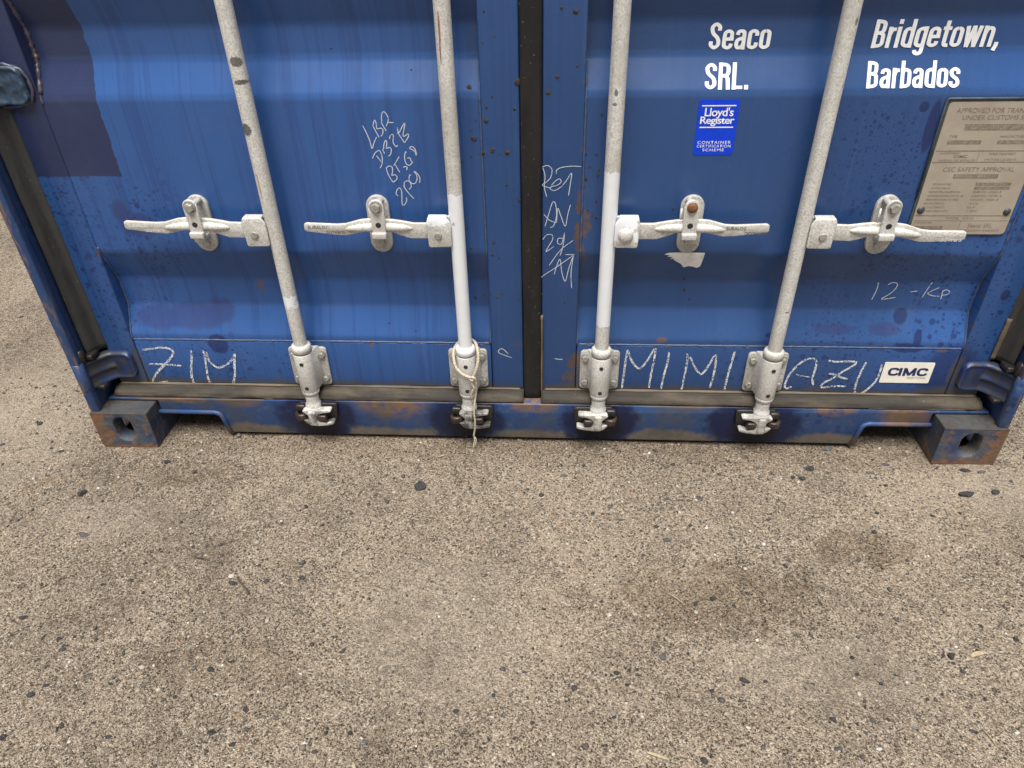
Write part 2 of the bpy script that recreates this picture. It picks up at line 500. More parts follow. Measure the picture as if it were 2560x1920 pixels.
def mat_frame():
    g = G('worn_blue_frame_paint')
    wob = g.m('MULTIPLY', g.m('SUBTRACT', g.noise(30, 4), 0.5), 1.4)
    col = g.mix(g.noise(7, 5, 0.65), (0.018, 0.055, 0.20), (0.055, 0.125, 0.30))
    col = g.mix(g.m('MULTIPLY', g.ss(g.noise(55, 4, 0.65), 0.54, 0.68), 0.35), col, (0.14, 0.19, 0.28))
    d, r1, r2, _ = g.vor(34, vec=g.xz(), dim='2D')
    dot = g.m('MULTIPLY', g.ss(g.m('SUBTRACT', g.m('MULTIPLY', g.m('SUBTRACT', r1, 0.5), 0.6), d), -0.06, 0.06), g.ss(g.x, 0.2, 0.5))
    col = g.mix(g.m('MULTIPLY', dot, 0.6), col, (0.012, 0.028, 0.12))
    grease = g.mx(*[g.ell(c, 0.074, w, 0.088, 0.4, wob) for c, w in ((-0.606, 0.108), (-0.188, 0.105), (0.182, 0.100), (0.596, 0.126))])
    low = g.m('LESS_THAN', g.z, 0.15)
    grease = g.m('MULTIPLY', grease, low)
    # brown dust along the bottom edge, orange under the gasket
    hump = g.m('MULTIPLY', g.noise(1, 4, 0.65, vec=g.scale(4.5, 0, 0)), 0.105)
    bz = g.m('ADD', g.m('ADD', g.z, g.m('MULTIPLY', hump, -1.0)), g.m('MULTIPLY', g.noise(60, 3), 0.016))
    br = g.m('MULTIPLY', g.m('MULTIPLY', g.ss(bz, 0.004, -0.012), g.m('SUBTRACT', 1.0, g.m('MULTIPLY', grease, 0.8))), 0.85)
    col = g.mix(br, col, g.mix(g.noise(120, 3), (0.17, 0.135, 0.09), (0.36, 0.29, 0.195)))
    tp = g.mx(g.ell(-0.39, 0.136, 0.095, 0.055, 0.9, wob), g.ell(0.985, 0.115, 0.06, 0.040, 0.9, wob), g.ell(-0.82, 0.128, 0.06, 0.022, 0.9, wob), g.ell(0.0, 0.128, 0.06, 0.025, 0.9, wob), g.ell(0.80, 0.128, 0.05, 0.02, 0.9, wob), g.ell(0.41, 0.140, 0.12, 0.016, 0.9, wob),
              g.ell(-0.955, 0.124, 0.045, 0.010, 0.5, wob), g.ell(-1.02, 0.128, 0.08, 0.012, 0.9, wob), g.ell(0.93, 0.035, 0.05, 0.03, 0.9, wob))
    tp = g.m('MULTIPLY', tp, g.ss(g.noise(38, 5, 0.65), 0.26, 0.54))
    rc = g.mix(g.noise(26, 4), (0.17, 0.135, 0.06), (0.40, 0.18, 0.045))
    col = g.mix(g.m('MULTIPLY', tp, 0.85), col, rc)
    grime = g.m('MULTIPLY', g.m('MULTIPLY', g.ss(g.noise(9, 6, 0.7), 0.46, 0.64), low), 0.55)
    col = g.mix(grime, col, (0.10, 0.105, 0.10))
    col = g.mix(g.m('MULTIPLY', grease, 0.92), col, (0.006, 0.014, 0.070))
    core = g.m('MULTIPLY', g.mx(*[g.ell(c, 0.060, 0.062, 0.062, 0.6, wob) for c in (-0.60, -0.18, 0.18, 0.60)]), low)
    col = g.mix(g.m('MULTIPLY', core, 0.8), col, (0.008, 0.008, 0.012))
    # posts: rust along the folded edges
    pe = g.m('MULTIPLY', g.ss(g.m('ABSOLUTE', g.x), 1.185, 1.20), g.ss(g.noise(1, 5, 0.65, vec=g.scale(70, 70, 14)), 0.50, 0.62))
    pe = g.m('MULTIPLY', pe, g.ss(g.y, 0.03, 0.012))
    col = g.mix(g.m('MULTIPLY', pe, 0.8), col, g.mix(g.noise(50, 3), (0.30, 0.27, 0.19), (0.30, 0.11, 0.03)))
    ro = g.m('ADD', 0.42, g.m('MULTIPLY', g.noise(20, 4), 0.25))
    ro = g.m('SUBTRACT', ro, g.m('MULTIPLY', grease, 0.15))
    g.bump(g.m('ADD', g.noise(90, 4), g.m('MULTIPLY', g.noise(12, 3), 2)), 0.35, 0.0016)
    return g.done(col, ro, spec=0.4)

def mat_casting():
    g = G('rusty_cast_steel')
    col = g.mix(g.ss(g.noise(16, 4), 0.35, 0.65), (0.028, 0.062, 0.150), (0.085, 0.105, 0.125))
    e = g.m('MAXIMUM', g.ss(g.m('ADD', g.z, g.m('MULTIPLY', g.noise(50, 3), 0.03)), 0.040, 0.012), g.ss(g.m('ABSOLUTE', g.x), 1.165, 1.215))
    e = g.m('MULTIPLY', e, g.ss(g.y, 0.08, 0.0))
    rm = g.ss(g.m('ADD', g.noise(30, 5, 0.65), g.m('MULTIPLY', e, 0.22)), 0.50, 0.66)
    rc = g.mix(g.noise(70, 4), (0.14, 0.085, 0.050), (0.40, 0.165, 0.060))
    col = g.mix(g.m('MULTIPLY', rm, 0.88), col, rc)
    sc = g.ss(g.noise(1, 4, 0.6, vec=g.scale(160, 90, 40)), 0.64, 0.72)
    col = g.mix(g.m('MULTIPLY', sc, 0.5), col, (0.30, 0.29, 0.27))
    dust = g.m('MULTIPLY', g.ss(g.noise(22, 4), 0.40, 0.70), 0.6)
    col = g.mix(dust, col, (0.135, 0.112, 0.085))
    # oily dirt lying on the top face
    top = g.m('MULTIPLY', g.ss(g.m('ADD', g.z, g.m('MULTIPLY', g.noise(40, 4), 0.006)), 0.1165, 0.1195), g.m('LESS_THAN', g.z, 0.13))
    col = g.mix(g.m('MULTIPLY', top, 0.8), col, g.mix(g.noise(80, 4), (0.035, 0.034, 0.033), (0.11, 0.105, 0.095)))
    g.bump(g.m('ADD', g.noise(60, 5, 0.65), g.m('MULTIPLY', g.noise(16, 3), 2.0)), 0.8, 0.004)
    return g.done(col, 0.62, spec=0.4)

def galv(name, white=None, marks=(), stain=0.0, dark=1.0):
    """hot-dip galvanised steel, a little yellowed; white=(z0, z1) brushed white paint between two heights"""
    g = G(name)
    sp = g.noise(260, 3, 0.65)
    col = g.ramp(sp, ((0.30, (0.34*dark, 0.330*dark, 0.305*dark)), (0.45, (0.54*dark, 0.525*dark, 0.485*dark)), (0.56, (0.67*dark, 0.655*dark, 0.615*dark)), (0.74, (0.78*dark, 0.765*dark, 0.725*dark))))
    col = g.mix(g.m('MULTIPLY', g.ss(g.noise(11, 5, 0.65), 0.42, 0.66), 0.55), col, (0.42*dark, 0.40*dark, 0.35*dark))
    v, r1, _, _ = g.vor(140)
    col = g.mix(g.m('MULTIPLY', r1, 0.16), col, (0.78*dark, 0.77*dark, 0.74*dark))
    col = g.mix(g.m('MULTIPLY', g.ss(g.noise(60, 5, 0.7), 0.60, 0.70), 0.45), col, (0.19, 0.175, 0.15))
    run = g.ss(g.noise(1, 4, 0.65, vec=g.scale(120, 120, 7)), 0.56, 0.70)
    col = g.mix(g.m('MULTIPLY', run, 0.35), col, (0.27, 0.235, 0.185))
    if stain:
        col = g.mix(g.m('MULTIPLY', g.ss(g.noise(30, 4), 0.42, 0.6), stain), col, (0.045, 0.036, 0.03))
    ro = g.m('ADD', 0.46, g.m('MULTIPLY', sp, 0.2))
    h = g.m('MULTIPLY', sp, 0.5)
    if white:
        zz = g.m('ADD', g.z, g.m('MULTIPLY', g.m('SUBTRACT', g.noise(120, 3), 0.5), 0.022))
        w = g.m('MULTIPLY', g.ss(zz, white[0]-0.001, white[0]+0.001), g.ss(zz, white[1]+0.001, white[1]-0.001))
        if len(white) > 2:
            w = g.m('MULTIPLY', w, g.ss(g.noise(60, 4), 0.36, 0.46))
        wc = g.mix(g.noise(40, 4), (0.78, 0.81, 0.84), (0.88, 0.90, 0.91))
        col = g.mix(w, col, wc)
        ro = g.m('SUBTRACT', ro, g.m('MULTIPLY', w, 0.12))
        h = g.m('ADD', g.m('MULTIPLY', h, g.m('SUBTRACT', 1.0, w)), g.m('MULTIPLY', w, g.m('ADD', 0.6, g.m('MULTIPLY', g.noise(55, 3), 1.6))))
    for cx, cz, rx, rz, c in marks:
        wob = g.m('MULTIPLY', g.m('SUBTRACT', g.noise(220, 3), 0.5), 1.6)
        col = g.mix(g.m('MULTIPLY', g.ell(cx, cz, rx, rz, 0.35, wob), 0.85), col, c)
    g.bump(h, 0.22, 0.0010)
    return g.done(col, ro, metal=0.12, spec=0.45, k=0.84)

def simple(name, col, rough=0.5, metal=0.0, var=0.25, sc=60, bump=0.2, col2=None, spec=0.5, k=ALBEDO):
    g = G(name)
    c2 = col2 or tuple(max(0, c*(1-var)) for c in col)
    n = g.noise(sc, 5, 0.6)
    c = g.mix(g.ss(n, 0.35, 0.65), col, c2)
    g.bump(g.noise(sc*3, 4), bump, 0.001)
    return g.done(c, rough, metal, spec, k)

def rubber(name, a, b, dust, amt, sc=(1, 1, 1)):
    g = G(name)
    v = g.scale(*sc)
    c = g.mix(g.noise(40, 5, 0.6, vec=v), a, b)
    c = g.mix(g.m('MULTIPLY', g.ss(g.noise(16, 6, 0.65, vec=v), 0.42, 0.66), amt), c, dust)
    c = g.mix(g.m('MULTIPLY', g.ss(g.noise(130, 3), 0.66, 0.74), 0.5), c, (0.22, 0.21, 0.19))
    g.bump(g.m('ADD', g.noise(70, 5, 0.65, vec=v), g.m('MULTIPLY', g.noise(260, 2), 0.4)), 0.5, 0.0016)
    return g.done(c, 0.72, spec=0.3)

def chalk_mat(name, col, keep):
    """crayon that skips over the paint"""
    g = G(name)
    n = g.m('ADD', g.m('MULTIPLY', g.noise(330, 2, 0.6), 0.7), g.m('MULTIPLY', g.noise(90, 2), 0.3))
    a = g.ss(n, keep, keep+0.06)
    g.put(g.b.inputs['Alpha'], g.m('MULTIPLY', a, 0.95))
    return g.done(g.mix(g.noise(200, 2), col, tuple(c*0.85 for c in col)), 0.85, spec=0.2, k=0.8)

def mat_ground():
    g = G('packed_sandy_gravel')
    P2 = g.scale(1, 1, 0)
    big = g.noise(1.5, 4, 0.6, vec=P2, dist=0.3)
    mid = g.noise(6.5, 5, 0.65, vec=P2)
    n1 = g.noise(170, 4, 0.75, vec=P2)
    n2 = g.noise(420, 2, 0.6, vec=P2)
    # ragged grain outlines: cells looked up through a small random warp
    wv = g.t.nodes.new('ShaderNodeVectorMath')
    wv.operation = 'MULTIPLY_ADD'
    g.put(wv.inputs[0], g.noise(210, 2, 0.6, vec=P2, col=True))
    wv.inputs[1].default_value = (0.0060, 0.0060, 0.0)
    g.put(wv.inputs[2], P2)
    PW = wv.outputs[0]
    d1, r1, r2, _ = g.vor(420, vec=PW, dim='2D')
    d3, t1, t2, _ = g.vor(250, vec=PW, dim='2D')
    f = g.m('ADD', g.m('ADD', g.m('MULTIPLY', r1, 0.36), g.m('MULTIPLY', t1, 0.26)), g.m('ADD', g.m('MULTIPLY', n1, 0.22), g.m('MULTIPLY', n2, 0.16)))
    grain = g.ramp(f, ((0.22, (0.085, 0.066, 0.050)), (0.33, (0.300, 0.240, 0.180)), (0.47, (0.540, 0.445, 0.342)), (0.62, (0.760, 0.640, 0.505)), (0.78, (1.0, 0.91, 0.77))))
    gap = g.m('MULTIPLY', g.ss(d1, 0.42, 0.75), 0.38)
    grain = g.mix(gap, grain, (0.085, 0.066, 0.050))
    # larger grit set in the surface, crowded in some places
    d2, q1, q2, _ = g.vor(135, vec=PW, dim='2D')
    pebm = g.m('MULTIPLY', g.ss(g.m('ADD', q1, g.m('MULTIPLY', g.m('SUBTRACT', mid, 0.5), 1.3)), 0.86, 0.92), g.ss(g.m('ADD', d2, g.m('MULTIPLY', q2, 0.22)), 0.44, 0.32))
    pebc = g.ramp(q2, ((0.0, (0.040, 0.039, 0.038)), (0.42, (0.075, 0.070, 0.066)), (0.62, (0.16, 0.138, 0.112)), (0.80, (0.40, 0.335, 0.26)), (0.93, (0.52, 0.40, 0.30)), (1.0, (0.85, 0.80, 0.72))))
    d4, u1, u2, _ = g.vor(270, vec=PW, dim='2D')
    dk = g.m('MULTIPLY', g.ss(g.m('ADD', u1, g.m('MULTIPLY', g.m('SUBTRACT', g.noise(11, 4, 0.6, vec=P2), 0.5), 0.9)), 0.84, 0.90), g.ss(d4, 0.5, 0.36))
    # fine dust that fills the grain in places
    dm = g.m('MULTIPLY', g.ss(g.m('ADD', g.m('MULTIPLY', mid, 0.5), g.m('MULTIPLY', big, 0.5)), 0.50, 0.68), 0.42)
    col = g.mix(dm, grain, (0.60, 0.50, 0.385))
    col = g.mix(g.m('MULTIPLY', dk, 0.85), col, (0.060, 0.052, 0.046))
    col = g.mix(g.m('MULTIPLY', pebm, 0.9), col, pebc)
    fine = g.noise(34, 4, 0.65, vec=P2)
    def patch(cx, cy, rx, ry):
        a_ = g.m('MULTIPLY', g.m('SUBTRACT', g.x, cx), 1/rx)
        b_ = g.m('MULTIPLY', g.m('SUBTRACT', g.y, cy), 1/ry)
        dd = g.m('ADD', g.m('ADD', g.m('MULTIPLY', a_, a_), g.m('MULTIPLY', b_, b_)), g.m('ADD', g.m('MULTIPLY', g.m('SUBTRACT', mid, 0.5), 2.8), g.m('MULTIPLY', g.m('SUBTRACT', fine, 0.5), 2.4)))
        return g.ss(dd, 1.3, 0.3)
    # damp, darker earth, a darker strip along the container foot, and dry, paler sand
    dark_earth = g.mx(patch(0.40, -0.45, 0.26, 0.11), patch(0.80, -0.30, 0.14, 0.06), g.m('MULTIPLY', patch(-0.62, -0.66, 0.20, 0.07), 0.55), g.m('MULTIPLY', patch(-0.95, -0.10, 0.20, 0.06), 0.6),
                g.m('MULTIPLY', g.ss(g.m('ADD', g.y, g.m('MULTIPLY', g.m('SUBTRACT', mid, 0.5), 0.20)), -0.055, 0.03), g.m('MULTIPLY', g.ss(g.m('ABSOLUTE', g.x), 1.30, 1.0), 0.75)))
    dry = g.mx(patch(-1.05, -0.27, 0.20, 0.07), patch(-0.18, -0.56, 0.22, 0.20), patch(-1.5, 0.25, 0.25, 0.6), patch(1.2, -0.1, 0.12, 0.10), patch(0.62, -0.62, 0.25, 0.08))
    col = g.mix(g.m('MULTIPLY', dark_earth, 0.50), col, g.mix(1.0, col, (0.50, 0.44, 0.37), 'MULTIPLY'))
    col = g.mix(g.m('MULTIPLY', dry, 0.55), col, g.mix(0.45, col, (0.80, 0.70, 0.58)))
    tone = g.ramp(g.m('ADD', g.m('ADD', g.m('MULTIPLY', big, 0.38), g.m('MULTIPLY', mid, 0.36)), g.m('MULTIPLY', fine, 0.26)), ((0.36, (0.58, 0.55, 0.52)), (0.46, (0.93, 0.905, 0.875)), (0.57, (1.20, 1.175, 1.14)), (0.68, (1.36, 1.33, 1.28))))
    col = g.mix(1.0, col, tone, 'MULTIPLY')
    # rusty stains by the corners
    for cx, cy in ((-1.305, -0.135), (-1.335, -0.165), (1.28, -0.22)):
        rs = g.m('SUBTRACT', 1.0, g.m('MULTIPLY', g.m('ADD', g.m('POWER', g.m('SUBTRACT', g.x, cx), 2.0), g.m('POWER', g.m('SUBTRACT', g.y, cy), 2.0)), 900.0), clamp=True)
        col = g.mix(g.m('MULTIPLY', rs, g.m('MULTIPLY', mid, 0.6)), col, (0.32, 0.19, 0.075))
    h = g.m('ADD', g.m('MULTIPLY', n1, 1.4), g.m('SUBTRACT', g.m('MULTIPLY', r1, 0.5), g.m('MULTIPLY', d1, 0.7)))
    h = g.m('ADD', h, g.m('MULTIPLY', g.noise(60, 4, 0.65, vec=P2), 2.2))
    g.bump(h, 1.0, 0.0050)
    return g.done(col, 0.93, spec=0.18)

def mat_attr(name):
    g = G(name)
    n = g.t.nodes.new('ShaderNodeVertexColor')
    n.layer_name = 'Col'
    c = g.mix(g.m('MULTIPLY', g.ss(g.noise(260, 3), 0.40, 0.70), 0.42), n.outputs[0], (0.31, 0.262, 0.208))
    g.bump(g.noise(500, 3), 0.3, 0.0006)
    return g.done(c, 0.88, spec=0.25)

BLUE_A, BLUE_B = (0.033, 0.110, 0.350), (0.045, 0.140, 0.415)
M_DOOR = mat_door()
M_FRAME = mat_frame()
M_CAST = mat_casting()
M_GALV = galv('galvanised_steel')
M_GALVD = galv('dull_galvanised_steel', dark=0.78)
M_CAM = galv('greasy_galvanised_steel', stain=0.75, dark=0.9)
M_CAM3 = galv('lightly_greased_galvanised_steel', stain=0.45, dark=0.92)
M_CAM2 = galv('oiled_galvanised_steel', stain=0.92, dark=0.62)
M_BOLT = simple('galvanised_bolt', (0.50, 0.475, 0.42), 0.5, 0.15, 0.35, 120)
M_RUSTBOLT = simple('rusted_bolt', (0.30, 0.125, 0.04), 0.85, 0, 0.5, 150, 0.5)
M_SCREW = simple('dark_screw', (0.06, 0.058, 0.055), 0.5, 0.3, 0.4, 300)
M_BLACK = simple('black_greasy_iron', (0.016, 0.015, 0.014), 0.42, 0.1, 0.5, 60, 0.5, (0.045, 0.036, 0.03))
M_BROWN = simple('brown_greasy_iron', (0.040, 0.020, 0.014), 0.38, 0.1, 0.6, 70, 0.5, (0.075, 0.058, 0.048))
M_SEAL = rubber('black_seam_rubber', (0.009, 0.0088, 0.0085), (0.019, 0.0178, 0.0165), (0.045, 0.038, 0.030), 0.25, (1, 1, 0.35))
M_GASK = rubber('dusty_bottom_rubber', (0.026, 0.023, 0.019), (0.070, 0.060, 0.047), (0.150, 0.118, 0.080), 0.65, (0.35, 1, 1))
M_GASKV = rubber('grey_side_rubber', (0.035, 0.034, 0.032), (0.095, 0.093, 0.088), (0.030, 0.026, 0.021), 0.6, (1, 1, 0.3))
M_STRIP = rubber('dirt_caked_strip', (0.16, 0.125, 0.085), (0.25, 0.20, 0.14), (0.07, 0.055, 0.04), 0.5, (0.4, 1, 1))
M_HINGE = simple('blue_hinge_paint', (0.016, 0.040, 0.140), 0.45, 0, 0.5, 34, 0.45, (0.050, 0.050, 0.052))
M_HINGEUP = simple('repainted_hinge', (0.060, 0.110, 0.190), 0.48, 0, 0.5, 60, 0.6, (0.03, 0.05, 0.085))
M_WELD = simple('painted_weld', (0.045, 0.105, 0.29), 0.4, 0, 0.5, 90, 0.4, (0.10, 0.12, 0.16))
M_WELDNAVY = simple('navy_weld', (0.055, 0.06, 0.16), 0.35, 0, 0.5, 90, 0.5, (0.13, 0.10, 0.09))
M_WHITE = simple('white_decal', (0.80, 0.81, 0.81), 0.45, 0, 0.10, 80, 0.05, k=0.95)
M_HANDTXT = simple('rubbed_raised_lettering', (0.80, 0.79, 0.76), 0.45, 0.1, 0.15, 120, k=0.95)
M_HANDTXT2 = simple('grimy_stamped_lettering', (0.17, 0.16, 0.14), 0.6, 0.1, 0.3, 120)
M_STICK = simple('bright_blue_sticker', (0.001, 0.050, 0.66), 0.4, 0, 0.12, 50, 0.05, k=0.85, spec=0.3)
M_CREAM = simple('cream_sticker', (0.82, 0.79, 0.69), 0.4, 0, 0.07, 60, 0.05, k=0.92)
M_NAVY = simple('navy_print', (0.012, 0.035, 0.16), 0.5, 0, 0.2, 80, 0.05)
M_GREYP = simple('grey_print', (0.20, 0.20, 0.19), 0.6, 0, 0.2, 80, 0.05)
M_PLATE = simple('tan_data_plate', (0.43, 0.37, 0.295), 0.5, 0.05, 0.16, 14, 0.1, (0.37, 0.315, 0.25), k=0.80)
M_PLATEFR = simple('grey_plate_edge', (0.095, 0.12, 0.125), 0.6, 0.1, 0.4, 60, 0.4)
M_PLTXT = simple('dark_tan_relief', (0.27, 0.225, 0.172), 0.6, 0, 0.35, 120, 0.2, k=0.80)
M_PLTXT2 = simple('light_tan_relief', (0.46, 0.41, 0.33), 0.55, 0, 0.2, 120, 0.2)
M_RIVET = simple('worn_rivet', (0.10, 0.115, 0.12), 0.45, 0.3, 0.4, 200)
M_CHALK = chalk_mat('white_chalk', (0.84, 0.85, 0.86), 0.455)
M_CRAYON = chalk_mat('white_crayon_line', (0.60, 0.64, 0.72), 0.36)
M_SILVER = simple('worn_silver_tape', (0.88, 0.88, 0.86), 0.45, 0.1, 0.3, 50, 0.2, (0.72, 0.72, 0.70), k=1.0)
M_MUD = simple('dried_mud', (0.105, 0.085, 0.062), 0.95, 0, 0.5, 200, 0.8, (0.05, 0.042, 0.034), 0.1)
M_ROPE = simple('natural_rope', (0.66, 0.59, 0.47), 0.9, 0, 0.35, 300, 0.8, (0.44, 0.38, 0.28), 0.1, k=0.85)
M_GROUND = mat_ground()
M_PEB = mat_attr('loose_pebbles')
STONE = {
 'd': simple('black_asphalt_stone', (0.028, 0.029, 0.031), 0.85, 0, 0.5, 160, 0.9, (0.075, 0.072, 0.068), 0.3),
 's': simple('slate_grey_stone', (0.075, 0.080, 0.085), 0.85, 0, 0.4, 120, 0.6, (0.14, 0.135, 0.125), 0.25),
 'g': simple('pale_grey_stone', (0.28, 0.275, 0.26), 0.85, 0, 0.3, 120, 0.5, None, 0.25),
 'w': simple('white_quartz_stone', (0.68, 0.66, 0.60), 0.7, 0, 0.2, 120, 0.4, None, 0.3),
 'o': simple('orange_stone', (0.50, 0.29, 0.17), 0.8, 0, 0.3, 120, 0.4, None, 0.25),
 't': simple('tan_clod', (0.33, 0.27, 0.20), 0.95, 0, 0.35, 120, 0.9, None, 0.1)}
M_STRAW = simple('dry_straw', (0.58, 0.48, 0.30), 0.8, 0, 0.3, 200, 0.3)
M_TWIG = simple('brown_twig', (0.12, 0.095, 0.07), 0.9, 0, 0.4, 150, 0.6)

